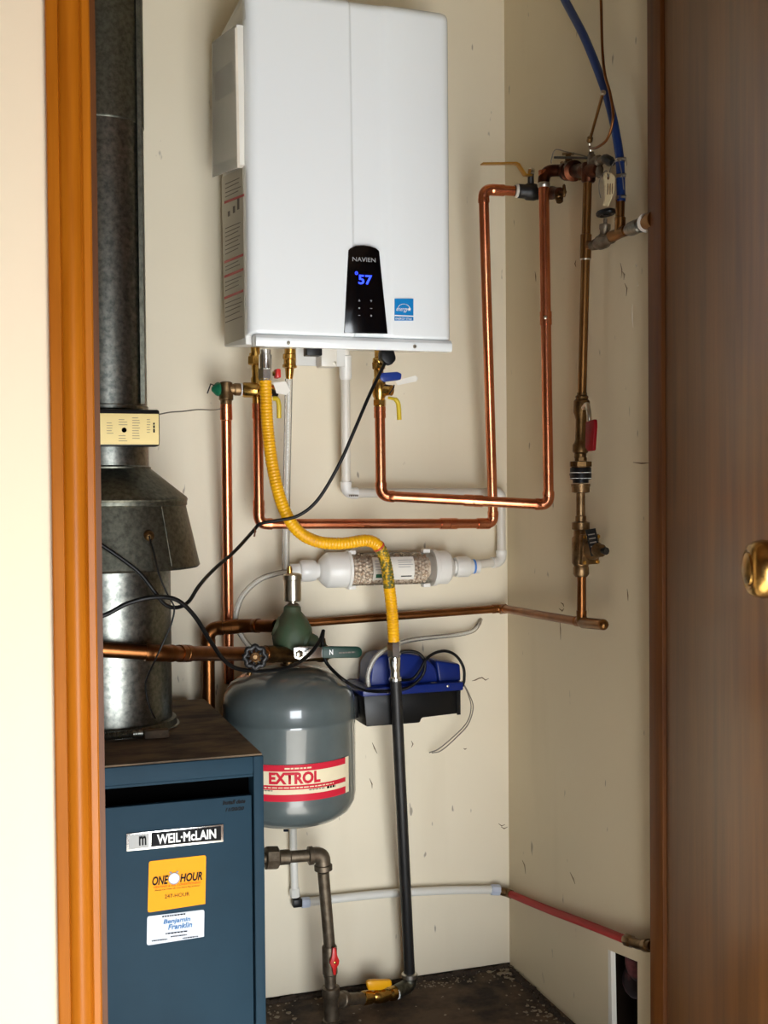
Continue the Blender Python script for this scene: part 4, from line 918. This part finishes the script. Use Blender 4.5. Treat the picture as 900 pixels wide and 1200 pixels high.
# air scoop and vent
sc = thing('air_scoop', 'green cast-iron air separator on top of the expansion tank', 'air separator', AT(343, 775, y=-.2))
ab = AT(343, 764, y=-.2); at2 = AT(343, 709, y=-.2); hgt = at2.z-ab.z
obj('body', MB().rev(ab, (0, 0, 1), [(0, .030), (.010, .040), (.030, .0435), (.050, .041), (.068, .033), (.080, .024), (hgt-.014, .019), (hgt-.004, .018), (hgt, .014)], 28), 'cast_green', sc)
obj('outlet_shoulder', MB().tube(spline([AT(345, 748, y=-.21), AT(360, 752, y=-.215), AT(378, 762, y=-.215)]), [.030]*4+[.027]*4+[.021]*4+[.017]*4+[.015], 18), 'cast_green', sc)
obj('inlet_hub', MB().between(AT(322, 733, y=-.19), AT(340, 740, y=-.2), [(0, .021), (.3, .024), (1, .03)], 18), 'cast_green', sc)
obj('neck_ring', MB().rev(at2-V((0, 0, .012)), (0, 0, 1), [(0, .018), (.002, .0165), (.012, .0150), (.016, .010)], 8), 'iron_grey', sc)
av = thing('air_vent', 'brushed nickel float air vent above the green separator', 'vent', at2)
v0 = AT(343, 710, y=-.2); v1 = AT(343, 668, y=-.2); VL = v1.z-v0.z
obj('body', MB().rev(v0, (0, 0, 1), [(0, .008), (.010, .008), (.010, .0165), (.012, .0185), (VL*.72, .0185), (VL*.74, .0205), (VL*.86, .0205), (VL*.90, .017), (VL*.92, .008)], 28), 'nickel', av)
obj('cap', MB().rev(v0+V((-.006, 0, VL*.9)), (0, 0, 1), [(0, .006), (.012, .006), (.012, .0045), (.016, .0045)], 10), 'brass', av)
# boiler supply pipe, front
bs = thing('boiler_pipe', 'thick brown copper pipe crossing in front of the flue to the separator', 'pipe', AT(220, 780, y=-.4))
bp = [AT(70, 758, y=-.50), AT(190, 765.5, y=-.49), AT(312, 766.5, y=-.255)]
pipe_run(bs, bp, .0142, 'copper_brown', R=.02, coup=[(1, .19, .016), (1, .96, .014)])
obj('threaded_adapter', MB().between(AT(310, 766.5, y=-.258), AT(338, 767, y=-.225), [(0, .0142), (.02, .018), (.35, .018), (.37, .0165), (1, .0165)], 18), 'brass_dark', bs)
obj('outlet_pipe', MB().between(AT(338, 767, y=-.225), AT(392, 765, y=-.20), [(0, .0165), (.6, .0165), (.65, .019), (.8, .019), (.85, .013), (1, .010)], 18), 'brass_dark', bs)
obj('plug', MB().tube([AT(379, 765, y=-.21), AT(379, 748, y=-.212)], [.009, .004], 12), 'brass_dark', bs)
# boiler return pipe, behind
br = thing('boiler_pipe', 'thick brown copper pipe rising behind the boiler with elbow to the separator', 'pipe', (-.757, -.085, 0))
q0 = AT(244, 742, y=-.085); q0.y = -.085
pipe_run(br, [V((q0.x-.002, -.085, .02)), V((q0.x, -.085, AT(244, 737, y=-.085).z)), AT(290, 733, y=-.11), AT(324, 733.5, y=-.18)], .0140, 'copper_brown', R=.022, coup=[(1, .62, .014)])
# hand wheel valve in front of the supply pipe
hw = thing('gate_valve', 'black hand wheel valve in front of the brown boiler pipe', 'valve', AT(300, 786, y=-.30))
wc_ = AT(299, 770, y=-.385); ax = (CAM-wc_); ax.z = .25; ax = ax.normalized(); N1 = ax.cross(UP).normalized(); N2 = N1.cross(ax)
mb = MB(); pth = []; rad = []
for i in range(49):
    a = 2*math.pi*i/48; rr_ = .0195+.0022*math.cos(8*a); pth.append(wc_+N1*(rr_*math.cos(a))+N2*(rr_*math.sin(a)))
mb.tube(pth, .0052, 10, False)
obj('wheel', mb, 'iron_black', hw)
mb = MB()
for i in range(4):
    a = math.pi*i/4+.2; mb.tube([wc_+N1*(.019*math.cos(a))+N2*(.019*math.sin(a)), wc_-N1*(.019*math.cos(a))-N2*(.019*math.sin(a))], .0028, 8)
obj('spokes', mb, 'iron_black', hw)
obj('hub', MB().rev(wc_-ax*.004, ax, [(0, .010), (.007, .010), (.008, .0085), (.006, .006), (.009, .004)], 20), 'bronze', hw)
obj('stem', MB().rev(wc_-ax*.118, ax, [(0, .014), (.045, .014), (.047, .009), (.085, .009), (.087, .006), (.118, .006)], 14), 'brass_dark', hw)
obj('drain_spout', MB().tube([AT(298, 774, y=-.318), AT(293, 786, y=-.325), AT(292, 791, y=-.325)], .0055, 10), 'brass_dark', hw)
# green lever valve
gl = thing('ball_valve', 'ball valve with chrome lever and dark green sleeve over the tank', 'valve', AT(350, 775, y=-.25))
obj('lever', MB().prism([AT(u, v, y=-.262) for u, v in ((344, 759), (352, 757.5), (380, 758.5), (380, 770), (362, 772), (356, 775), (345, 771))], (0, .003, 0)), 'chrome', gl, bevel=.0008)
sl = obj('lever_sleeve', MB().prism(fillet([AT(378, 757.5, y=-.265), AT(422, 758, y=-.265), AT(425.5, 764, y=-.265), AT(422, 771, y=-.265), AT(378, 771.5, y=-.265)], .006, 4), (0, .009, 0)), 'green_grip', gl, bevel=.002)
text('sleeve_mark', 'N', AT(386, 767.5, y=-.2655), (1, 0, 0), (0, 0, 1), .008, .011, 'white_print', sl, bold=.03)
dashes(AT(397, 766, y=-.2655), (1, 0, 0), (0, 0, 1), .036, .003, 'dim_print', sl, 6)
obj('stem_nut', MB().rev(AT(350, 766, y=-.258), (0, -1, 0), [(0, .009), (.004, .009), (.006, .006)], 6), 'nickel', gl)
obj('stem', MB().tube([AT(350, 766, y=-.258), AT(350, 767, y=-.22)], .007, 10), 'brass_dark', gl)

# ------------------------------------------------------------------ boiler
BX0, BX1, BY0, BY1, BZ = -1.20, -.7655, -.685, -.12, .722
bo = thing('boiler', 'blue-grey steel cabinet boiler with stickers on its front', 'boiler', ((BX0+BX1)/2, (BY0+BY1)/2, 0))
YB = BY0
def bf(u, v, d=0.0): return AT(u, v, y=YB-d)
xs_ = bf(298, 1000).x                # right edge of the front panel
zs0 = bf(297, 932).z; zs1 = bf(297, 907).z      # slot
mb = MB()
mb.box((xs_, BY0, 0.0), (BX1, BY1, BZ))                         # right jacket side
mb.box((BX0, BY0+.02, 0.0), (BX0+.02, BY1, BZ)); mb.box((BX0+.02, BY1-.02, 0.0), (xs_, BY1, BZ))
mb.box((BX0, BY0, zs1), (xs_, BY0+.02, BZ))                     # top rail
mb.box((BX0+.02, BY0+.02, BZ-.006), (xs_, BY1-.02, BZ))
obj('jacket', mb, 'boiler_blue', bo, bevel=.002)
obj('top_deck', MB().box((BX0, BY0+.004, BZ), (BX1-.002, BY1, BZ+.003)), 'boiler_top_dirt', bo, label='dirty dark brown top sheet')
fp = obj('front_panel', MB().box((BX0, BY0+.003, .02), (xs_-.003, BY0+.016, zs0)), 'boiler_blue', bo, bevel=.0015)
obj('slot_shade', MB().box((BX0+.02, BY0+.04, zs0-.03), (xs_, BY0+.05, zs1+.01)), 'hole_shade', bo)  # black sheet added to stand in for shade inside the slot
obj('slot_lip', MB().box((BX0, BY0+.002, zs1-.005), (xs_, BY0+.022, zs1)), 'boiler_blue', bo, bevel=.001)
yq = BY0+.003
def bq(u, v, d=0.0): return AT(u, v, y=yq-d)
def plate(name, uv, mt, d, par, th=.0008, rr=0.0, **k):
    pts = [bq(u, v, d) for u, v in uv]
    if rr: pts = fillet(pts+[pts[0], pts[1]], rr, 3)[4:-1]; 
    return obj(name, MB().prism(pts, (0, th, 0)), mt, par, **k)
npl = plate('name_plate', [(148, 998), (262, 986.5), (262, 966), (148, 977)], 'chrome', .003, bo, .003, bevel=.0008, label='chrome and black name plate')
plate('plate_field', [(177, 992.5), (259, 984.5), (259, 967.8), (177, 975.8)], 'ink_black', .0033, npl)
plate('plate_logo_field', [(151, 995.5), (175, 993), (175, 976.3), (151, 978.7)], 'plate_silver', .0033, npl)
def btext(name, s, u0, v0, u1, v1, dslope, mt, par, d=.0012, **k):
    """box by its left edge (u0, v0 top .. v1 bottom) and right u1; dslope unused because lines are level in the place"""
    a = bq(u0, v1, d); bb = bq(u1, v1, d); c = bq(u0, v0, d)
    return text(name, s, a, (1, 0, 0), (0, 0, 1), (bb-a).length, c.z-a.z, mt, par, **k)
def bdash(u0, v0, u1, v1, mt, par, d=.0012):
    a = bq(u0, v1, d); bb = bq(u1, v1, d); c = bq(u0, v0, d)
    return dashes(a, (1, 0, 0), (0, 0, 1), (bb-a).length, (c.z-a.z)*.6, mt, par, 8)
btext('logo_letter', 'm', 163, 980, 171.5, 991, 0, 'ink_black', npl, .0040, bold=.03)
btext('maker_name', 'WEIL·McLAIN', 184, 978, 253, 989.5, 0, 'white_print', npl, .0040, bold=.03)
so = plate('service_sticker', [(173, 1069.5), (240.5, 1062), (241.5, 1002), (174.5, 1009.5)], 'sticker_orange', .0006, bo, .0006, .004, label='orange service sticker with black lettering')
btext('sticker_word', 'ONE', 178.5, 1027.5, 197.5, 1038, 0, 'ink_black', so, shear=.25, bold=.03)
btext('sticker_word', 'HOUR', 211, 1024, 237, 1034, 0, 'ink_black', so, shear=.25, bold=.03)
ck = bq(204, 1029.5, .0009)
obj('clock_face', MB().rev(ck, (0, -1, 0), [(0, .0088), (.0003, .0088)], 24), 'white_print', so)
obj('clock_rim', MB().tube([ck+V((.0092*math.cos(a), -.0004, .0092*math.sin(a))) for a in [2*math.pi*i/24 for i in range(25)]], .0008, 6, False), 'grey_print', so)
obj('clock_hands', MB().tube([ck+V((0, -.0006, .006)), ck+V((0, -.0006, 0)), ck+V((.004, -.0006, .002))], .0004, 5), 'grey_print', so)
for sx in (-1, 1): obj('clock_bell', MB().ball(ck+V((sx*.0055, -.0004, .0105)), .0022, 8, (1, .3, .8)), 'grey_print', so)
btext('sticker_line', 'HEATING & AIR CONDITIONING', 180, 1038.8, 235, 1041.4, 0, 'ink_red', so, shear=.2, bold=.01)
btext('sticker_line', "Always On Time...Or You Don't Pay A Dime!", 181, 1042.6, 234, 1045, 0, 'ink_black', so, shear=.2)
btext('sticker_number', '247-HOUR', 193, 1048.5, 222, 1053, 0, 'ink_black', so)
sw = plate('plumber_sticker', [(172, 1108), (239, 1100.5), (239.5, 1066), (172.5, 1074)], 'sticker_white', .0006, bo, .0006, .004, label='white plumber sticker with blue lettering')
bdash(190, 1072.5, 217, 1075, 'ink_navy', sw)
btext('sticker_word', 'Benjamin', 191.5, 1077.8, 223, 1084.5, 0, 'ink_blue', sw, shear=.2, bold=.02)
btext('sticker_word', 'Franklin', 197, 1083.6, 225, 1089.8, 0, 'ink_blue', sw, shear=.2, bold=.02)
bdash(194, 1092.6, 220, 1095, 'ink_navy', sw)
bdash(200, 1096.4, 219, 1098.4, 'ink_navy', sw)
bdash(178, 1101.4, 196, 1103.4, 'ink_navy', sw)
bdash(214, 1098.2, 232, 1100.2, 'ink_navy', sw)
btext('handwriting', 'Install date', 260.5, 938.5, 287.5, 943.5, 0, 'ink_black', fp, .0006, shear=.35, bold=.035)
btext('handwriting', '11/20/20', 264, 947, 286, 951.2, 0, 'ink_black', fp, .0006, shear=.35, bold=.035)
# flexible conduit on the boiler top
fx = thing('flexible_conduit', 'short silver corrugated conduit on the dirty boiler top', 'conduit', AT(150, 868, z=BZ))
c0 = AT(95, 866, z=BZ+.014); c1 = AT(155, 860, z=BZ+.014)
pth = resample([c0, c1], .002)
obj('conduit', MB().tube(pth, [.0065+.0012*(k % 2) for k in range(len(pth))], 12), 'galvanized', fx)
obj('connector', MB().between(c1, AT(166, 859, z=BZ+.014), [(0, .009), (.5, .009), (.5, .0105), (1, .0105)], 10), 'galvanized', fx)
jb = AT(175, 858, z=BZ+.014); obj('junction_piece', MB().box((jb.x-.010, jb.y-.010, BZ+.003), (jb.x+.035, jb.y+.012, BZ+.018)), 'boiler_top_dirt', fx, bevel=.003)

# ------------------------------------------------------------------ flue
FC = V((-.987, -.35, 0))
hd = thing('draft_hood', 'flared galvanized draft hood standing on the boiler', 'draft hood', (FC.x, FC.y, BZ))
zb1 = AT(150, 667, y=-.47).z; zc1 = AT(160, 586, y=-.45).z; zc2 = AT(150, 549, y=-.40).z
obj('lower_duct', MB().rev((FC.x, FC.y, 0), (0, 0, 1), [(BZ+.003, .130), (BZ+.006, .130), (BZ+.008, .1165), (zb1+.05, .1165)], 56), 'galvanized', hd)
obj('duct_collar', MB().rev((FC.x, FC.y, 0), (0, 0, 1), [(BZ+.003, .127), (BZ+.018, .124), (BZ+.020, .1175), (BZ+.020, .117)], 56), 'galvanized_dull', hd)
obj('skirt', MB().rev((FC.x, FC.y, 0), (0, 0, 1), [(zb1-.004, .1685), (zb1, .1725), (zb1+.004, .1715), (zc1-.012, .147), (zc1-.010, .1495), (zc1-.004, .1495), (zc1-.002, .147)], 64, caps=False), 'galvanized_dull', hd)
obj('cone', MB().rev((FC.x, FC.y, 0), (0, 0, 1), [(zc1-.006, .148), (zc1, .151), (zc1+.005, .1485), (zc2, .082), (zc2+.003, .0825)], 64), 'galvanized_dull', hd)
obj('seam', MB().tube([V((FC.x+.1465*math.sin(.62), FC.y-.1465*math.cos(.62), zc1-.012)), V((FC.x+.171*math.sin(.62), FC.y-.171*math.cos(.62), zb1+.004))], .0012, 6), 'galvanized_dull', hd)
obj('outlet_collar', MB().rev((FC.x, FC.y, 0), (0, 0, 1), [(zc2-.002, .079), (zc2+.002, .082), (zc2+.006, .0785), (zc2+.05, .0785)], 48), 'galvanized', hd)
fl = thing('flue_pipe', 'round galvanized flue pipe rising behind the oak casing', 'pipe', (FC.x, FC.y, zc2+.03))
zj = AT(140, 137, y=-.42).z; zd = AT(140, 478, y=-.42).z
obj('pipe_section', MB().rev((FC.x, FC.y, 0), (0, 0, 1), [(zc2+.03, .0755), (zd-.002, .0755), (zd, .0785), (zd+.006, .0785), (zd+.008, .0762), (zj+.01, .0755)], 48), 'galvanized', fl)
obj('pipe_section', MB().rev((FC.x, FC.y, 0), (0, 0, 1), [(zj-.002, .0765), (zj, .0772), (zj+.003, .0768), (ZC, .0768)], 48), 'galvanized_dull', fl)
obj('lock_seam', MB().box((FC.x+.058, FC.y-.0545, zd+.01), (FC.x+.066, FC.y-.047, ZC)), 'galvanized_dull', fl)
# vent damper
vd = thing('vent_damper', 'black damper box with cream printed face on the flue', 'damper', (FC.x, FC.y, 1.31))
dY = -.475
d0 = AT(187.5, 523, y=dY); d1_ = AT(187.5, 480, y=dY); dxl = -1.10
obj('housing', MB().box((dxl, dY, d0.z), (d0.x, dY+.044, d1_.z)), 'black_plastic', vd, bevel=.004)
obj('mounting_arm', MB().box((dxl+.03, dY+.040, d0.z+.01), (d0.x-.02, -.42, d1_.z-.01)), 'galvanized_dull', vd)
fz0, fz1 = AT(180, 521, y=dY).z, AT(180, 485, y=dY).z
fa = obj('face_plate', MB().box((dxl+.004, dY-.0012, fz0), (AT(186, 500, y=dY).x, dY+.002, fz1)), 'damper_plate', vd, bevel=.0006)
kc2 = AT(145.5, 504, y=dY-.0014); obj('sight_hole', MB().rev(kc2, (0, -1, 0), [(0, .0045), (.0004, .0045)], 16), 'hole_shade', fa)
mb = MB()
for u0, v0, nl_, wl in ((125, 496, 5, 8), (139, 492, 3, 11), (139, 511, 3, 10), (155, 490, 9, 10), (172, 492, 6, 5)):
    for i in range(nl_):
        v = v0+i*3; a = AT(u0, v, y=dY-.0013); b_ = AT(u0+wl*random.uniform(.6, 1), v, y=dY-.0013); mb.box((a.x, dY-.0015, a.z), (b_.x, dY-.0012, a.z+.0009))
obj('fine_print', mb, 'dim_print', fa, kind='stuff')
dashes(AT(181.5, 507, y=dY-.0016), (0, 0, 1), (-1, 0, 0), .018, .003, 'ink_black', fa, 3)
# spill switch and its wire
ss_ = thing('spill_switch', 'small round bronze spill switch on the draft hood with dark wire', 'switch', AT(174, 628, y=-.50))
sp_ = AT(174.5, 628, y=-.505)
obj('button', MB().rev(sp_+V((0, .012, 0)), (0.1, -1, 0), [(0, .0105), (.006, .0105), (.010, .008), (.013, .003)], 18), 'brass_dark', ss_)
obj('bracket', MB().obox(sp_+V((-.008, .012, -.001)), (1, 0, 0), (0, 1, 0), (0, 0, 1), .014, .002, .006), 'galvanized', ss_)
obj('lead', MB().tube(spline([sp_, AT(181, 650, y=-.52), AT(187, 675, y=-.53), AT(197, 698, y=-.53), AT(204, 712, y=-.53), AT(201, 730, y=-.53), AT(189, 758, y=-.53), AT(181, 775, y=-.52), AT(172, 795, y=-.50), AT(171, 810, y=-.49), AT(176, 830, y=-.485), AT(182, 842, y=-.48)], 8), .0016, 8), 'black_rubber', ss_)

# ------------------------------------------------------------------ cords and wires
c1_ = thing('power_cord', 'black power cord from the heater swinging across the yellow hose', 'cord', AT(205, 713, y=-.50))
cpts = [AT(453, 422, y=-.27), AT(444, 440, y=-.29), AT(432, 465, y=-.30), AT(415, 505, y=-.30), AT(397, 545, y=-.29), AT(373, 585, y=-.275), AT(350, 604, y=-.265), AT(325, 610, y=-.26), AT(305, 614, y=-.26), AT(297, 622, y=-.27), AT(275, 646, y=-.33), AT(250, 668, y=-.40), AT(233, 687, y=-.46), AT(221, 705, y=-.50), AT(207, 712, y=-.52), AT(193, 708, y=-.53), AT(180, 692, y=-.54), AT(163, 671, y=-.54), AT(140, 653, y=-.54), AT(112, 634, y=-.54)]
obj('cord', MB().tube(spline(cpts, 8), .0036, 12), 'black_rubber', c1_)
obj('strain_relief', MB().prism(fillet([AT(447, 410, y=-.285), AT(462, 409, y=-.285), AT(465, 421, y=-.285), AT(459, 428, y=-.285), AT(452, 426, y=-.285), AT(447, 420, y=-.285)], .006, 4), (0, .024, 0)), 'black_rubber', c1_, bevel=.004)
obj('cable_tie', MB().rev(AT(299, 621, y=-.268), (-1, 0, -.7), [(0, .005), (.004, .005)], 10).tube([AT(299, 622, y=-.27), AT(298, 629, y=-.27)], .0018, 6), 'brown_ink', c1_)
c2_ = thing('power_cord', 'black power cord from the flue sagging past hand wheel to blue pump', 'cord', AT(300, 786, y=-.36))
cpts = [AT(108, 726, y=-.55), AT(127, 719, y=-.55), AT(150, 707, y=-.55), AT(180, 700, y=-.55), AT(207, 703, y=-.54), AT(228, 722, y=-.52), AT(247, 752, y=-.48), AT(263, 774, y=-.43), AT(280, 784, y=-.39), AT(310, 786, y=-.365), AT(340, 781, y=-.34), AT(360, 769, y=-.30), AT(374, 752, y=-.28), AT(379, 739, y=-.27)]
obj('cord', MB().tube(spline(cpts, 8), .0040, 12), 'black_rubber', c2_)
cpts = [AT(379, 739, y=-.27), AT(378, 750, y=-.249), AT(378.5, 762, y=-.2475), AT(381, 773, y=-.2475), AT(385, 780, y=-.252), AT(391, 786.5, y=-.262), AT(398, 793, y=-.278), AT(405, 798.5, y=-.282), AT(412, 803, y=-.258), AT(420, 806.5, y=-.215), AT(434, 810, y=-.155), AT(455, 810, y=-.1395), AT(478, 806, y=-.1395), AT(494, 793, y=-.1395), AT(498, 777, y=-.1395), AT(491, 766, y=-.1385), AT(478, 763, y=-.136), AT(468, 766, y=-.132), AT(464, 776, y=-.121), AT(464, 780, y=-.113)]
obj('lower_cord', MB().tube(spline(cpts, 8), .0036, 12), 'black_rubber', c2_)
c3_ = thing('pump_cord', 'short black cable looped over the small box of the blue pump', 'cord', AT(543, 805, y=-.12))
cpts = [AT(466, 797, y=-.113), AT(474, 797, y=-.128), AT(484, 795, y=-.146), AT(492, 786, y=-.149), AT(499, 773, y=-.148), AT(510, 765, y=-.137), AT(523, 763, y=-.127), AT(535, 769, y=-.12), AT(543, 782, y=-.118), AT(544, 796, y=-.115), AT(542, 804, y=-.11)]
obj('cord', MB().tube(spline(cpts, 8), .0034, 12), 'black_rubber', c3_)
tw_ = obj('thermostat_wire', MB().tube(spline([AT(184, 486, y=-.452), AT(200, 483, y=-.40), AT(215, 482, y=-.35), AT(232, 480, y=-.28), AT(250, 480.5, y=-.17), AT(259.5, 479, y=-.124)], 8), .0013, 6), 'grey_wire')
tag(tw_, 'thin grey wire stretched from the damper box towards the copper', 'wire')

# ------------------------------------------------------------------ low plastic tubing
lt = thing('drain_tube', 'white plastic tube low along back wall with black elbow', 'tube', AT(350, 1058, y=-.03))
YT = -.022
low = spline([AT(362, 1057, y=YT), AT(400, 1052.5, y=YT), AT(450, 1047.5, y=YT), AT(520, 1043.5, y=YT), AT(580, 1042.5, y=YT)], 8)
obj('tube', MB().tube(low, .0098, 16), 'white_tube', lt)
obj('riser_tube', MB().tube([AT(343, 962, y=-.03), AT(345.5, 1050, y=YT)], .0088, 14), 'white_tube', lt)
obj('riser_nut', MB().between(AT(345, 1041, y=YT), AT(346, 1051, y=YT), [(0, .0105), (.1, .0118), (.9, .0118), (1, .0105)], 8), 'blue_ring' if False else 'white_tube', lt)
obj('elbow', MB().obox(AT(348, 1057.5, y=YT), (1, 0, 0), (0, 1, 0), (0, 0, 1), .011, .010, .0095), 'black_plastic', lt, bevel=.003)
mat('pale_blue', sr(200, 208, 224), .4)
obj('side_nut', MB().between(AT(353, 1058, y=YT), AT(363, 1057, y=YT), [(0, .010), (.1, .0125), (.9, .0125), (1, .0105)], 8), 'pale_blue', lt)
obj('end_nut', MB().between(AT(575, 1042.5, y=YT), AT(586, 1043, y=YT-.002), [(0, .0105), (.1, .0135), (.9, .0135), (1, .0105)], 8), 'pale_blue', lt)
rt_ = thing('red_tube', 'red plastic tube sloping along the side wall above the hole', 'tube', AT(745, 1105, x=-.015))
r0 = AT(584, 1043.5, y=-.026); r1 = AT(599, 1048, x=-.016); r2 = AT(738, 1103, x=-.016); r3 = AT(764, 1108, x=-.016)
obj('brass_joint', MB().tube([r0, AT(594, 1046, y=-.028), r1], [.0095, .0105, .0105], 14), 'bronze', rt_)
obj('tube', MB().tube(resample(spline([r1, AT(640, 1065, x=-.014), AT(685, 1082, x=-.014), r2], 8), .02), .0085, 16), 'red_tube', rt_)
obj('end_nut', MB().between(AT(733, 1101, x=-.016), AT(741, 1104, x=-.016), [(0, .010), (.2, .0125), (.8, .0125), (1, .010)], 8), 'bronze', rt_)
obj('end_elbow', MB().tube(spline([AT(740, 1103.5, x=-.016), AT(750, 1107, x=-.016), r3]), .0098, 14), 'brass_dark', rt_)
obj('end_ring', MB().between(AT(756, 1108, x=-.016), AT(760, 1108, x=-.016), [(0, .0125), (1, .0125)], 14), 'bronze', rt_)

# ------------------------------------------------------------------ floor litter
mb = MB()
def flake(x, y, s):
    z = .001; n_ = random.randint(4, 6); a0 = random.random()*6.28; h_ = s*random.uniform(.15, .5)
    pts = [V((x+s*random.uniform(.6, 1.1)*math.cos(a0+6.283*i/n_), y+s*random.uniform(.6, 1.1)*math.sin(a0+6.283*i/n_), z+random.uniform(0, s*.3))) for i in range(n_)]
    mb.prism(pts, (random.uniform(-.3, .3)*s, random.uniform(-.3, .3)*s, h_))
for i in range(150): flake(random.uniform(-.75, -.02), -abs(random.gauss(0.0, .035))-.008, random.uniform(.001, .0045))
for i in range(120): flake(-abs(random.gauss(0, .03))-.008, random.uniform(-.66, -.01), random.uniform(.001, .0045))
for i in range(55): flake(random.uniform(-.72, -.03), random.uniform(-.5, -.02), random.uniform(.0008, .0035))
for i in range(45): flake(random.gauss(-.20, .06), random.gauss(-.05, .015), random.uniform(.001, .004))
for i in range(40): flake(random.gauss(-.03, .015), random.gauss(-.05, .03), random.uniform(.002, .008))
for i in range(20): flake(random.gauss(-.60, .03), random.gauss(-.07, .02), random.uniform(.002, .007))
for i in range(20): flake(random.gauss(-.06, .02), random.gauss(-.27, .03), random.uniform(.002, .006))
mat('flake', sr(138, 124, 104), .9)
lit = obj('paint_flakes', mb, 'flake', sharp=20); lit['kind'] = 'stuff'; lit['label'] = 'pale paint flakes and plaster crumbs scattered on the dark floor'; lit['category'] = 'debris'
mb = MB()
for i in range(90):
    x = -.76+.74*i/89; mb.ball((x+random.uniform(-.006, .006), -.010-random.uniform(0, .012), .002), random.uniform(.006, .013), 6, (1.2, .8, .7))
for i in range(80):
    y = -.02-.66*i/79; mb.ball((-.010-random.uniform(0, .012), y, .002), random.uniform(.006, .012), 6, (.8, 1.2, .7))
mat('dirt', sr(52, 41, 31), .95)
dr = obj('dirt_line', mb, 'dirt', sharp=20); dr['kind'] = 'stuff'; dr['label'] = 'dark crumbling dirt gathered where the walls meet the floor'; dr['category'] = 'dirt'
